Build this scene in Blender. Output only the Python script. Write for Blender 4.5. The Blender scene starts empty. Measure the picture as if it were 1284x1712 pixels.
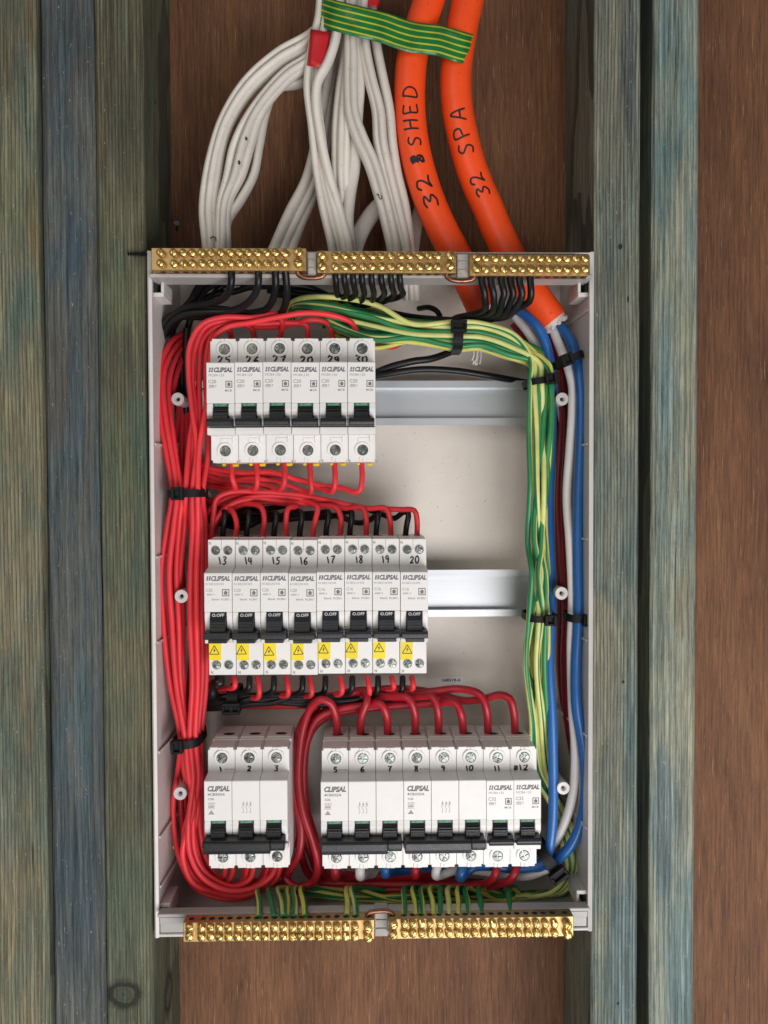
import bpy, bmesh, math, random
from mathutils import Vector, Matrix, Euler
random.seed(7)
R = math.radians
sc = bpy.context.scene
col = sc.collection

# ------------------------------------------------------------------ camera, world, lamps, exposure
FPX, CAMD = 1384.0, 0.528            # focal length in photo pixels (1284 x 1712), distance to the breaker fronts in metres
Rm = Matrix.Rotation(R(-1.254), 3, 'Z') @ Matrix.Rotation(R(90 - 1.526), 3, 'X') @ Matrix.Rotation(R(-0.22), 3, 'Z')
CAM = -(Rm @ Vector((0, 0, -1))) * CAMD
cd = bpy.data.cameras.new('camera'); cam = bpy.data.objects.new('camera', cd); col.objects.link(cam)
cam.matrix_world = Matrix.Translation(CAM) @ Rm.to_4x4()
cd.sensor_fit = 'AUTO'; cd.sensor_width = 36.0; cd.lens = FPX / 1712 * 36.0
cd.clip_start = 0.01; cd.clip_end = 50
sc.camera = cam

world = bpy.data.worlds.new('World'); sc.world = world; world.use_nodes = True
bg = world.node_tree.nodes['Background']
bg.inputs[0].default_value = (0.90, 0.94, 1.0, 1); bg.inputs[1].default_value = 0.15

def area_lamp(name, loc, target, sx, sy, power, colour):
    l = bpy.data.lights.new(name, 'AREA'); l.shape = 'RECTANGLE'; l.size = sx; l.size_y = sy; l.energy = power; l.color = colour
    o = bpy.data.objects.new(name, l); col.objects.link(o); o.location = loc
    d = Vector(target) - Vector(loc)
    o.rotation_euler = d.to_track_quat('-Z', 'Y').to_euler()
    return o
area_lamp('doorway_light', (0.50, -1.25, -0.82), (0.0, 0.05, -0.02), 1.2, 1.0, 26.0, (1.0, 0.97, 0.965))
area_lamp('fill_light', (-0.9, -1.7, 0.55), (0.0, 0.05, 0.0), 1.0, 1.0, 8.0, (1.0, 0.91, 0.79))  # added weak warm fill from the upper left, no actual window behind it

sc.view_settings.view_transform = 'Standard'; sc.view_settings.look = 'None'
sc.view_settings.exposure = 0.0; sc.view_settings.gamma = 1.0
sc.render.engine = 'CYCLES'

# ------------------------------------------------------------------ helpers
def P(px, py, d):
    """photo pixel -> point on the vertical plane d millimetres behind the breaker fronts (mm)"""
    ray = Rm @ Vector(((px - 642) / FPX, -(py - 856) / FPX, -1))
    t = (d / 1000 - CAM.y) / ray.y
    return (CAM + ray * t) * 1000

class MB:
    """collects shapes (millimetres) and links them as ONE mesh object"""
    def __init__(s): s.v = []; s.f = []; s.m = []; s.uv = []; s.sm = []
    def add(s, verts, faces, mi=0, uvs=None, smooth=False):
        b = len(s.v); s.v.extend([tuple(p) for p in verts])
        for i, f in enumerate(faces):
            s.f.append(tuple(b + k for k in f)); s.m.append(mi); s.sm.append(smooth)
            s.uv.append(uvs[i] if uvs else None)
        return s
    def box(s, x0, x1, y0, y1, z0, z1, ch=0.0, mi=0, seg=1):
        if x0 > x1: x0, x1 = x1, x0
        if y0 > y1: y0, y1 = y1, y0
        if z0 > z1: z0, z1 = z1, z0
        bm = bmesh.new(); bmesh.ops.create_cube(bm, size=1)
        for v in bm.verts:
            v.co = Vector(((x0 + x1) / 2 + v.co.x * (x1 - x0), (y0 + y1) / 2 + v.co.y * (y1 - y0), (z0 + z1) / 2 + v.co.z * (z1 - z0)))
        if ch > 0: bmesh.ops.bevel(bm, geom=bm.edges[:], offset=ch, segments=seg, affect='EDGES', profile=0.5)
        s.bm(bm, mi); return s
    def bm(s, bm, mi=0, smooth=False):
        bm.verts.index_update()
        s.add([v.co.copy() for v in bm.verts], [[v.index for v in f.verts] for f in bm.faces], mi, None, smooth); bm.free()
    def prism(s, poly, axis, a, b, mi=0, ch=0.0):
        """polygon extruded along axis: 'y' -> poly (x,z); 'x' -> poly (y,z)"""
        def pt(p, t): return (p[0], t, p[1]) if axis == 'y' else (t, p[0], p[1])
        bm = bmesh.new(); n = len(poly)
        va = [bm.verts.new(pt(p, a)) for p in poly]; vb = [bm.verts.new(pt(p, b)) for p in poly]
        bm.faces.new(va); bm.faces.new(vb[::-1])
        for i in range(n): bm.faces.new((va[i], vb[i], vb[(i + 1) % n], va[(i + 1) % n]))
        bmesh.ops.recalc_face_normals(bm, faces=bm.faces)
        if ch > 0: bmesh.ops.bevel(bm, geom=bm.edges[:], offset=ch, segments=1, affect='EDGES')
        s.bm(bm, mi); return s
    def ring(s, cx, cz, ro, ri, y0, y1, mi=0, n=20):
        """flat ring facing -y: outer wall, front annulus (rounded), inner wall"""
        prof = [(ro, y1), (ro, y0 + 0.25), (ro - 0.25, y0), (ri + 0.25, y0), (ri, y0 + 0.25), (ri, y1)]
        vs = []; fs = []
        for k in range(n):
            a = 2 * math.pi * k / n
            for r, y in prof: vs.append((cx + r * math.cos(a), y, cz + r * math.sin(a)))
        m = len(prof)
        for k in range(n):
            for j in range(m - 1):
                p, q = k * m + j, ((k + 1) % n) * m + j
                fs.append((p, p + 1, q + 1, q))
        s.add(vs, fs, mi, None, False); return s
    def disc(s, cx, cz, r, y, mi=0, n=20):
        s.add([(cx + r * math.cos(2 * math.pi * k / n), y, cz + r * math.sin(2 * math.pi * k / n)) for k in range(n)], [tuple(range(n))], mi); return s
    def cyl(s, c, axis, r, h, mi=0, n=16, r2=None):
        """cylinder from c along axis"""
        a = Vector(axis).normalized(); u = a.orthogonal().normalized(); w = a.cross(u); r2 = r if r2 is None else r2
        c = Vector(c); vs = []
        for k in range(n):
            t = 2 * math.pi * k / n; d = u * math.cos(t) + w * math.sin(t)
            vs += [c + d * r, c + a * h + d * r2]
        fs = [(2 * k, 2 * ((k + 1) % n), 2 * ((k + 1) % n) + 1, 2 * k + 1) for k in range(n)]
        fs += [tuple(2 * k for k in range(n))[::-1], tuple(2 * k + 1 for k in range(n))]
        s.add(vs, fs, mi, None, False); return s
    def mesh(s, name, mats, auto=None):
        me = bpy.data.meshes.new(name); me.from_pydata([tuple(0.001 * c for c in p) for p in s.v], [], s.f)
        for m in (mats if isinstance(mats, (list, tuple)) else [mats]): me.materials.append(m)
        me.polygons.foreach_set('material_index', s.m); me.polygons.foreach_set('use_smooth', s.sm)
        if any(u is not None for u in s.uv):
            l = me.uv_layers.new(name='UVMap'); i = 0
            for f, u in zip(s.f, s.uv):
                for k in range(len(f)):
                    l.data[i].uv = u[k] if u else (0, 0); i += 1
        me.update(); return me
    def build(s, name, mats, parent=None, loc=None):
        o = bpy.data.objects.new(name, s.mesh(name, mats)); col.objects.link(o)
        if parent: o.parent = parent
        if loc is not None: o.location = loc
        return o

def link(name, me, parent=None, loc=(0, 0, 0), rot=None):
    o = bpy.data.objects.new(name, me); col.objects.link(o); o.parent = parent; o.location = [c * 0.001 for c in loc]
    if rot: o.rotation_euler = rot
    return o
def tag(o, label=None, cat=None, group=None, kind=None):
    if label: o['label'] = label
    if cat: o['category'] = cat
    if group: o['group'] = group
    if kind: o['kind'] = kind
    return o
def empty(name, loc_mm, label, cat, group=None):
    o = bpy.data.objects.new(name, None); col.objects.link(o); o.location = Vector(loc_mm) * 0.001; o.empty_display_size = 0.01
    return tag(o, label, cat, group)

def spline(pts, step=2.5):
    """centripetal-like Catmull-Rom through the points, resampled"""
    pts = [Vector(p) for p in pts]
    if len(pts) == 2: pts = [pts[0], (pts[0] + pts[1]) / 2, pts[1]]
    ext = [pts[0] * 2 - pts[1]] + pts + [pts[-1] * 2 - pts[-2]]
    out = []
    for i in range(1, len(ext) - 2):
        p0, p1, p2, p3 = ext[i - 1:i + 3]
        a = max((p1 - p0).length, 1e-3) ** .5; b = max((p2 - p1).length, 1e-3) ** .5; c = max((p3 - p2).length, 1e-3) ** .5
        m1 = (p1 - p0) / a - (p2 - p0) / (a + b) + (p2 - p1) / b
        m2 = (p2 - p1) / b - (p3 - p1) / (b + c) + (p3 - p2) / c
        m1 *= b; m2 *= b
        n = max(2, int((p2 - p1).length / step))
        for k in range(n):
            t = k / n; t2 = t * t; t3 = t2 * t
            out.append(p1 * (2 * t3 - 3 * t2 + 1) + m1 * (t3 - 2 * t2 + t) + p2 * (-2 * t3 + 3 * t2) + m2 * (t3 - t2))
    out.append(pts[-1].copy()); return out

def frames(path, up=Vector((0, -1, 0))):
    """tangent, normal, binormal per point; the normal starts towards the camera and is carried along"""
    T = []
    for i in range(len(path)):
        a = path[max(i - 1, 0)]; b = path[min(i + 1, len(path) - 1)]
        d = b - a; T.append(d.normalized() if d.length > 1e-6 else (T[-1] if T else Vector((0, 0, 1))))
    n = up - T[0] * up.dot(T[0])
    if n.length < 1e-3: n = T[0].orthogonal()
    n.normalize(); fr = []
    for t in T:
        n = n - t * n.dot(t)
        if n.length < 1e-4: n = t.orthogonal()
        n.normalize(); fr.append((t, n, t.cross(n)))
    return fr

def sweep(mb, pts, r, n=10, mi=0, flat=None, twist=0.0, phase=0.0, cap=True, step=2.5, fixed=False, smooth=True):
    """tube along the points; flat = (half-width along the binormal, half-depth along the normal) gives an oval"""
    path = spline(pts, step); fr = frames(path); b0 = len(mb.v); L = 0; vs = []; rows = []
    for i, (p, (t, nn, bb)) in enumerate(zip(path, fr)):
        if fixed:
            nn = Vector((0, -1, 0)) - t * t.dot(Vector((0, -1, 0))); nn.normalize(); bb = t.cross(nn)
        if i: L += (p - path[i - 1]).length
        for k in range(n):
            a = 2 * math.pi * k / n
            if flat: vs.append(p + bb * (flat[0] * math.cos(a)) + nn * (flat[1] * math.sin(a)))
            else: vs.append(p + bb * (r * math.cos(a)) + nn * (r * math.sin(a)))
        rows.append(L)
    fs = []; uv = []
    for i in range(len(path) - 1):
        for k in range(n):
            k2 = (k + 1) % n
            fs.append((i * n + k, i * n + k2, (i + 1) * n + k2, (i + 1) * n + k))
            u0 = k / n + phase; u1 = (k + 1) / n + phase; a0 = rows[i] * twist; a1 = rows[i + 1] * twist
            uv.append([(u0 + a0, rows[i]), (u1 + a0, rows[i]), (u1 + a1, rows[i + 1]), (u0 + a1, rows[i + 1])])
    mb.add(vs, fs, mi, uv, smooth)
    if cap:
        m = len(path) - 1
        mb.add([vs[k] for k in range(n)], [tuple(range(n))[::-1]], mi); mb.add([vs[m * n + k] for k in range(n)], [tuple(range(n))], mi)
    return path, fr

def wire(name, pix, r, mat, label, cat, group=None, flat=None, twist=0.0, phase=0.0, n=10, jit=0.0, fixed=False, step=2.5):
    pts = [P(*p) for p in pix]
    if r <= 2.0 and not jit and name != 'copper_link': jit = .3
    if jit: pts = [pts[0]] + [p + Vector((random.uniform(-jit, jit), random.uniform(-jit, jit), random.uniform(-jit, jit))) for p in pts[1:-1]] + [pts[-1]]
    o0 = pts[0]; mb = MB(); sweep(mb, [p - o0 for p in pts], r, n, 0, flat, twist, phase, fixed=fixed, step=step)
    o = mb.build(name, mat, None, o0 * 0.001); return tag(o, label, cat, group)

# ------------------------------------------------------------------ materials
def new_mat(name):
    m = bpy.data.materials.new(name); m.use_nodes = True; nt = m.node_tree
    return m, nt, nt.nodes['Principled BSDF']
def node(nt, t, **kw):
    n = nt.nodes.new(t)
    for k, v in kw.items():
        if hasattr(n, k): setattr(n, k, v)
        else: n.inputs[k].default_value = v
    return n
def noise(nt, vec, scale, detail=4, rough=0.55, dist=0.0):
    n = nt.nodes.new('ShaderNodeTexNoise'); n.inputs['Scale'].default_value = scale; n.inputs['Detail'].default_value = detail
    n.inputs['Roughness'].default_value = rough; n.inputs['Distortion'].default_value = dist
    if vec: nt.links.new(vec, n.inputs['Vector'])
    return n
def ramp(nt, fac, stops, interp='LINEAR'):
    r = nt.nodes.new('ShaderNodeValToRGB'); r.color_ramp.interpolation = interp; e = r.color_ramp.elements
    while len(e) < len(stops): e.new(0.5)
    for x, (p, c) in zip(e, stops): x.position = p; x.color = (*c, 1) if len(c) == 3 else c
    nt.links.new(fac, r.inputs[0]); return r
def mixc(nt, fac, a, b, mode='MIX'):
    m = nt.nodes.new('ShaderNodeMix'); m.data_type = 'RGBA'; m.blend_type = mode
    for sock, val in ((0, fac), (6, a), (7, b)):
        if hasattr(val, 'links'): nt.links.new(val, m.inputs[sock])
        elif isinstance(val, (int, float)): m.inputs[sock].default_value = val
        else: m.inputs[sock].default_value = (*val, 1)
    return m.outputs[2]
def math_n(nt, op, a, b=0.0, c=None):
    m = nt.nodes.new('ShaderNodeMath'); m.operation = op
    for i, v in enumerate((a, b, c)):
        if v is None: continue
        if hasattr(v, 'links'): nt.links.new(v, m.inputs[i])
        else: m.inputs[i].default_value = v
    return m.outputs[0]
def bump(nt, b, h, strength, dist):
    n = nt.nodes.new('ShaderNodeBump'); n.inputs['Strength'].default_value = strength; n.inputs['Distance'].default_value = dist
    nt.links.new(h, n.inputs['Height']); nt.links.new(n.outputs[0], b.inputs['Normal'])

def plastic(name, c, rough=0.4, var=0.06, bscale=0, spec=0.5, dirt=0.0):
    m, nt, b = new_mat(name); tc = nt.nodes.new('ShaderNodeTexCoord')
    n1 = noise(nt, tc.outputs['Object'], 60, 5, 0.6)
    lo = tuple(x * (1 - var) for x in c); hi = tuple(min(1, x * (1 + var)) for x in c)
    r = ramp(nt, n1.outputs[0], [(0.3, lo), (0.7, hi)]); out = r.outputs[0]
    oi = nt.nodes.new('ShaderNodeObjectInfo'); rv = ramp(nt, oi.outputs['Random'], [(0.0, (1 - 2.2 * var,) * 3), (1.0, (1 + .8 * var,) * 3)]).outputs[0]
    out = mixc(nt, 1.0, out, rv, 'MULTIPLY')
    if dirt:
        n5 = noise(nt, tc.outputs['Object'], 420, 2, 0.5); r5 = ramp(nt, n5.outputs[0], [(0.69, (0, 0, 0)), (0.73, (0.5,) * 3)]); out = mixc(nt, r5.outputs[0], out, tuple(x * 0.45 for x in c))
        n2 = noise(nt, tc.outputs['Object'], 22, 8, 0.7); r2 = ramp(nt, n2.outputs[0], [(0.52, (0, 0, 0)), (0.75, (1, 1, 1))])
        out = mixc(nt, math_n(nt, 'MULTIPLY', r2.outputs[0], dirt), out, tuple(x * 0.55 for x in c))
    nt.links.new(out, b.inputs['Base Color'])
    n3 = noise(nt, tc.outputs['Object'], 140, 3)
    nt.links.new(math_n(nt, 'MULTIPLY_ADD', n3.outputs[0], 0.25, rough - 0.12), b.inputs['Roughness'])
    b.inputs['Specular IOR Level'].default_value = spec
    if bscale:
        n4 = noise(nt, tc.outputs['Object'], bscale, 4); bump(nt, b, n4.outputs[0], 0.25, 0.0004)
    return m
def metal(name, c, rough=0.3, bscale=500, bstr=0.4, var=0.25):
    m, nt, b = new_mat(name); tc = nt.nodes.new('ShaderNodeTexCoord'); b.inputs['Metallic'].default_value = 1
    n1 = noise(nt, tc.outputs['Object'], bscale * 0.5, 4)
    r = ramp(nt, n1.outputs[0], [(0.3, tuple(x * (1 - var) for x in c)), (0.7, c)]); nt.links.new(r.outputs[0], b.inputs['Base Color'])
    nt.links.new(math_n(nt, 'MULTIPLY_ADD', n1.outputs[0], 0.3, rough - 0.12), b.inputs['Roughness'])
    n2 = noise(nt, tc.outputs['Object'], bscale, 3); bump(nt, b, n2.outputs[0], bstr, 0.0006)
    return m
def brushed(name, c):
    m, nt, b = new_mat(name); tc = nt.nodes.new('ShaderNodeTexCoord'); b.inputs['Metallic'].default_value = 0.85
    mp = nt.nodes.new('ShaderNodeMapping'); mp.inputs['Scale'].default_value = (12, 1, 900); nt.links.new(tc.outputs['Object'], mp.inputs[0])
    n1 = noise(nt, mp.outputs[0], 1.0, 4, 0.6); r = ramp(nt, n1.outputs[0], [(0.3, tuple(x * .94 for x in c)), (0.7, c)]); nt.links.new(r.outputs[0], b.inputs['Base Color'])
    b.inputs['Roughness'].default_value = 0.42; bump(nt, b, n1.outputs[0], 0.12, 0.0002); return m
def timber(name, pale, mid, tint, seed, pitch=0.0022, ridge=0.6, knots=(), tint_amt=0.8, dark=(0.022, 0.022, 0.016), contrast=0.5, patches=()):
    """treated pine: growth lines along z, fibres, blotches of preservative, stains, knots and nail holes at given spots"""
    m, nt, b = new_mat(name); tc = nt.nodes.new('ShaderNodeTexCoord'); L = nt.links
    def mapped(sx, sy, sz, off=0.0):
        mp = nt.nodes.new('ShaderNodeMapping'); mp.inputs['Scale'].default_value = (sx, sy, sz); mp.inputs['Location'].default_value = (seed * 3.7 + off, seed * 1.3, seed * 2.1 + off)
        L.new(tc.outputs['Object'], mp.inputs[0]); return mp.outputs[0]
    blot = noise(nt, mapped(32, 32, 9), 1.0, 9, 0.68, 0.5)
    blot2 = noise(nt, mapped(38, 38, 10, 9.0), 1.0, 9, 0.7, 0.6)
    fib = noise(nt, mapped(820, 820, 34), 1.0, 6, 0.8)
    fib2 = noise(nt, mapped(330, 330, 9, 3.0), 1.0, 6, 0.8)
    crk = noise(nt, mapped(520, 520, 11, 6.0), 1.0, 3, 0.6)
    spk = noise(nt, mapped(700, 700, 260, 8.0), 1.0, 3, 0.6)
    saw = noise(nt, mapped(120, 120, 900, 5.0), 1.0, 3, 0.6)
    bend = noise(nt, mapped(9, 9, 3.0, 2.0), 1.0, 2, 0.5)
    wx = nt.nodes.new('ShaderNodeVectorMath'); wx.operation = 'MULTIPLY_ADD'; L.new(bend.outputs['Color'], wx.inputs[0]); wx.inputs[1].default_value = (0.010, 0, 0); L.new(mapped(1, 1, 0.02), wx.inputs[2])
    wv = nt.nodes.new('ShaderNodeTexWave'); wv.wave_type = 'BANDS'; wv.bands_direction = 'X'; wv.wave_profile = 'SAW'
    wv.inputs['Scale'].default_value = 0.314 / pitch; wv.inputs['Distortion'].default_value = 1.6; wv.inputs['Detail'].default_value = 3; wv.inputs['Detail Scale'].default_value = 0.5
    L.new(wx.outputs[0], wv.inputs['Vector'])
    base = ramp(nt, blot.outputs[0], [(0.34, mid), (0.60, pale)]).outputs[0]
    tm = ramp(nt, blot2.outputs[0], [(0.44, (0, 0, 0)), (0.64, (1, 1, 1))]).outputs[0]
    c = mixc(nt, math_n(nt, 'MULTIPLY', tm, tint_amt), base, tint)
    sep = nt.nodes.new('ShaderNodeSeparateXYZ'); L.new(tc.outputs['Object'], sep.inputs[0])
    for (px_, pz_, rx, rz, pc, amt) in patches:
        dx = math_n(nt, 'DIVIDE', math_n(nt, 'SUBTRACT', sep.outputs[0], px_), rx); dz = math_n(nt, 'DIVIDE', math_n(nt, 'SUBTRACT', sep.outputs[2], pz_), rz)
        rr = math_n(nt, 'SQRT', math_n(nt, 'ADD', math_n(nt, 'MULTIPLY', dx, dx), math_n(nt, 'MULTIPLY', dz, dz)))
        rr = math_n(nt, 'ADD', rr, math_n(nt, 'MULTIPLY_ADD', blot2.outputs[0], 2.0, -1.0)); rr = math_n(nt, 'ADD', rr, math_n(nt, 'MULTIPLY_ADD', fib2.outputs[0], 2.2, -1.1))
        k = ramp(nt, rr, [(0.45, (amt * .65,) * 3), (1.05, (0, 0, 0))]).outputs[0]; c = mixc(nt, k, c, pc)
    line = ramp(nt, wv.outputs[0], [(0.0, (1.12, 1.12, 1.08)), (0.6, (1.0,) * 3), (0.86, (contrast,) * 3), (1.0, (contrast * .9,) * 3)]).outputs[0]
    lf = ramp(nt, fib2.outputs[0], [(0.32, (0.2,) * 3), (0.6, (1, 1, 1))]).outputs[0]
    c = mixc(nt, lf, c, mixc(nt, 1.0, c, line, 'MULTIPLY'))
    c = mixc(nt, 1.0, c, ramp(nt, fib.outputs[0], [(0.36, (0.52,) * 3), (0.50, (0.98,) * 3), (0.66, (1.38,) * 3)]).outputs[0], 'MULTIPLY')
    c = mixc(nt, 1.0, c, ramp(nt, fib2.outputs[0], [(0.36, (0.62,) * 3), (0.64, (1.32,) * 3)]).outputs[0], 'MULTIPLY')
    c = mixc(nt, ramp(nt, crk.outputs[0], [(0.655, (0, 0, 0)), (0.70, (0.8,) * 3)]).outputs[0], c, dark)
    c = mixc(nt, ramp(nt, spk.outputs[0], [(0.68, (0, 0, 0)), (0.73, (0.55,) * 3)]).outputs[0], c, (0.42, 0.42, 0.33))
    for (kx, ky, kz, rx, rz) in knots:
        wob = noise(nt, tc.outputs['Object'], 150, 4)
        dx = math_n(nt, 'DIVIDE', math_n(nt, 'SUBTRACT', sep.outputs[0], kx), rx); dy = math_n(nt, 'DIVIDE', math_n(nt, 'SUBTRACT', sep.outputs[1], ky), rx); dz = math_n(nt, 'DIVIDE', math_n(nt, 'SUBTRACT', sep.outputs[2], kz), rz)
        rr = math_n(nt, 'SQRT', math_n(nt, 'ADD', math_n(nt, 'ADD', math_n(nt, 'MULTIPLY', dx, dx), math_n(nt, 'MULTIPLY', dy, dy)), math_n(nt, 'MULTIPLY', dz, dz)))
        rr = math_n(nt, 'ADD', rr, math_n(nt, 'MULTIPLY_ADD', wob.outputs[0], 0.7, -0.35))
        if rx > 0.003:
            half = math_n(nt, 'MULTIPLY', rr, 0.5)
            k = ramp(nt, half, [(0.0, (0.7,) * 3), (0.12, (0.2,) * 3), (0.24, (0.5,) * 3), (0.36, (0.3,) * 3), (0.41, (1,) * 3), (0.55, (1,) * 3), (0.64, (0.5,) * 3), (0.8, (0,) * 3)]).outputs[0]; k = math_n(nt, 'MULTIPLY', k, ramp(nt, fib2.outputs[0], [(0.25, (0.8,) * 3), (0.5, (1,) * 3)]).outputs[0])
        else: k = ramp(nt, rr, [(0.7, (1, 1, 1)), (1.0, (0, 0, 0))]).outputs[0]
        c = mixc(nt, k, c, dark)
    L.new(c, b.inputs['Base Color']); b.inputs['Roughness'].default_value = 0.72; b.inputs['Specular IOR Level'].default_value = 0.3
    h = math_n(nt, 'ADD', math_n(nt, 'MULTIPLY', math_n(nt, 'MULTIPLY', wv.outputs[0], lf), -ridge), math_n(nt, 'ADD', math_n(nt, 'MULTIPLY', fib.outputs[0], 0.7), math_n(nt, 'MULTIPLY', saw.outputs[0], 0.25)))
    bump(nt, b, h, 0.7, 0.0007)
    return m
def plywood(name):
    m, nt, b = new_mat(name); tc = nt.nodes.new('ShaderNodeTexCoord'); L = nt.links
    def mapped(sx, sz, off=0.0):
        mp = nt.nodes.new('ShaderNodeMapping'); mp.inputs['Scale'].default_value = (sx, 1, sz); mp.inputs['Location'].default_value = (off, 0, off)
        L.new(tc.outputs['Object'], mp.inputs[0]); return mp.outputs[0]
    blot = noise(nt, mapped(22, 4), 1.0, 8, 0.65, 0.4); blot2 = noise(nt, mapped(60, 5, 7), 1.0, 6, 0.65); fib = noise(nt, mapped(560, 24, 4), 1.0, 7, 0.8); pore = noise(nt, mapped(800, 42, 8), 1.0, 3, 0.6); grime = noise(nt, mapped(60, 40, 2), 1.0, 8, 0.75); dot = noise(nt, mapped(700, 500, 3), 1.0, 2, 0.5)
    c = ramp(nt, blot.outputs[0], [(0.32, (0.106, 0.048, 0.025)), (0.50, (0.152, 0.070, 0.036)), (0.68, (0.200, 0.096, 0.048))]).outputs[0]
    c = mixc(nt, ramp(nt, blot2.outputs[0], [(0.5, (0, 0, 0)), (0.7, (0.5,) * 3)]).outputs[0], c, (0.21, 0.095, 0.040))
    c = mixc(nt, 1.0, c, ramp(nt, fib.outputs[0], [(0.36, (0.5,) * 3), (0.5, (0.98,) * 3), (0.66, (1.42,) * 3)]).outputs[0], 'MULTIPLY')
    c = mixc(nt, ramp(nt, pore.outputs[0], [(0.62, (0, 0, 0)), (0.70, (0.7,) * 3)]).outputs[0], c, (0.34, 0.205, 0.13))
    c = mixc(nt, ramp(nt, grime.outputs[0], [(0.54, (0, 0, 0)), (0.76, (0.5,) * 3)]).outputs[0], c, (0.070, 0.034, 0.023))
    c = mixc(nt, ramp(nt, dot.outputs[0], [(0.70, (0, 0, 0)), (0.74, (0.7,) * 3)]).outputs[0], c, (0.03, 0.018, 0.013))
    L.new(c, b.inputs['Base Color']); b.inputs['Roughness'].default_value = 0.7; b.inputs['Specular IOR Level'].default_value = 0.25
    bump(nt, b, math_n(nt, 'ADD', fib.outputs[0], pore.outputs[0]), 0.4, 0.0004); return m
def striped(name, green, yellow, lo, hi):
    m, nt, b = new_mat(name); uv = nt.nodes.new('ShaderNodeUVMap'); sep = nt.nodes.new('ShaderNodeSeparateXYZ'); nt.links.new(uv.outputs[0], sep.inputs[0])
    tc = nt.nodes.new('ShaderNodeTexCoord'); n1 = noise(nt, tc.outputs['Object'], 70, 4)
    fr = math_n(nt, 'FRACT', sep.outputs[0])
    k = ramp(nt, fr, [(0.0, (0, 0, 0)), (lo, (0, 0, 0)), (lo + 0.025, (1, 1, 1)), (hi, (1, 1, 1)), (hi + 0.025, (0, 0, 0))]).outputs[0]
    c = mixc(nt, k, green, yellow); c = mixc(nt, 1.0, c, ramp(nt, n1.outputs[0], [(0.3, (0.82,) * 3), (0.7, (1.1,) * 3)]).outputs[0], 'MULTIPLY')
    nt.links.new(c, b.inputs['Base Color']); b.inputs['Roughness'].default_value = 0.38; return m
def tape_mat():
    m, nt, b = new_mat('earth_tape'); uv = nt.nodes.new('ShaderNodeUVMap'); sep = nt.nodes.new('ShaderNodeSeparateXYZ'); nt.links.new(uv.outputs[0], sep.inputs[0])
    tc = nt.nodes.new('ShaderNodeTexCoord'); n1 = noise(nt, tc.outputs['Object'], 90, 4)
    ph = math_n(nt, 'FRACT', math_n(nt, 'MULTIPLY_ADD', sep.outputs[1], 5.0, 0.1))
    k = ramp(nt, ph, [(0.60, (0, 0, 0)), (0.66, (1, 1, 1)), (0.86, (1, 1, 1)), (0.92, (0, 0, 0))]).outputs[0]
    c = mixc(nt, k, (0.012, 0.165, 0.03), (0.47, 0.50, 0.04)); c = mixc(nt, 1.0, c, ramp(nt, n1.outputs[0], [(0.3, (0.75,) * 3), (0.7, (1.15,) * 3)]).outputs[0], 'MULTIPLY')
    nt.links.new(c, b.inputs['Base Color']); b.inputs['Roughness'].default_value = 0.33; bump(nt, b, noise(nt, tc.outputs['Object'], 130, 3).outputs[0], 0.35, 0.0012); return m

M = {}
M['white'] = plastic('breaker_white', (0.80, 0.785, 0.765), 0.42, 0.02, 900)
M['white2'] = plastic('collar_white', (0.82, 0.81, 0.79), 0.36, 0.02)
M['box'] = plastic('enclosure_grey_white', (0.66, 0.63, 0.605), 0.45, 0.05, 700, dirt=0.25)
M['plate'] = plastic('back_panel_beige', (0.73, 0.675, 0.61), 0.5, 0.03, 500, dirt=0.10)
M['carrier'] = plastic('carrier_grey', (0.42, 0.40, 0.385), 0.42, 0.06, 600, dirt=0.2)
M['post'] = plastic('post_white', (0.66, 0.63, 0.62), 0.35, 0.03)
M['black'] = plastic('toggle_black', (0.016, 0.018, 0.022), 0.36, 0.2, 900)
M['hole'] = plastic('hole_dark', (0.02, 0.02, 0.02), 0.8, 0.2)
M['tie'] = plastic('cable_tie_black', (0.007, 0.007, 0.008), 0.58, 0.2, spec=0.25)
M['green'] = plastic('flag_green', (0.02, 0.13, 0.06), 0.5, 0.1)
M['greytext'] = plastic('print_grey', (0.17, 0.165, 0.18), 0.6, 0.05)
M['faint'] = plastic('print_faint', (0.30, 0.295, 0.30), 0.6, 0.05)
M['whitetext'] = plastic('print_white', (0.75, 0.77, 0.78), 0.6, 0.05)
M['palegreen'] = plastic('print_pale_green', (0.22, 0.42, 0.30), 0.6, 0.05)
M['yellow'] = plastic('sticker_yellow', (0.86, 0.68, 0.015), 0.5, 0.05)
M['clip'] = plastic('clip_yellow', (0.80, 0.52, 0.02), 0.4, 0.05)
M['ink'] = plastic('marker_ink', (0.018, 0.012, 0.016), 0.5, 0.3)
M['ink_red'] = plastic('marker_ink_brown', (0.055, 0.012, 0.012), 0.5, 0.3)
M['red'] = plastic('wire_red', (0.75, 0.036, 0.048), 0.48, 0.08, spec=0.4)
M['crimson'] = plastic('wire_crimson', (0.43, 0.012, 0.024), 0.40, 0.08)
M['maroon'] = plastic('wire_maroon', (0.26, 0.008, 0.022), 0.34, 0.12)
M['blackwire'] = plastic('wire_black', (0.008, 0.008, 0.009), 0.38, 0.2, spec=0.35)
M['blue'] = plastic('wire_blue', (0.018, 0.125, 0.40), 0.32, 0.08)
M['whitewire'] = plastic('wire_white', (0.76, 0.73, 0.73), 0.36, 0.04)
M['tps'] = plastic('flat_cable_white', (0.70, 0.66, 0.595), 0.46, 0.07, 300, dirt=0.25)
M['orange'] = plastic('cable_orange', (0.88, 0.078, 0.010), 0.42, 0.05, 250, dirt=0.14)
M['redtape'] = plastic('tape_red', (0.50, 0.012, 0.018), 0.4, 0.08, 300)
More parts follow.
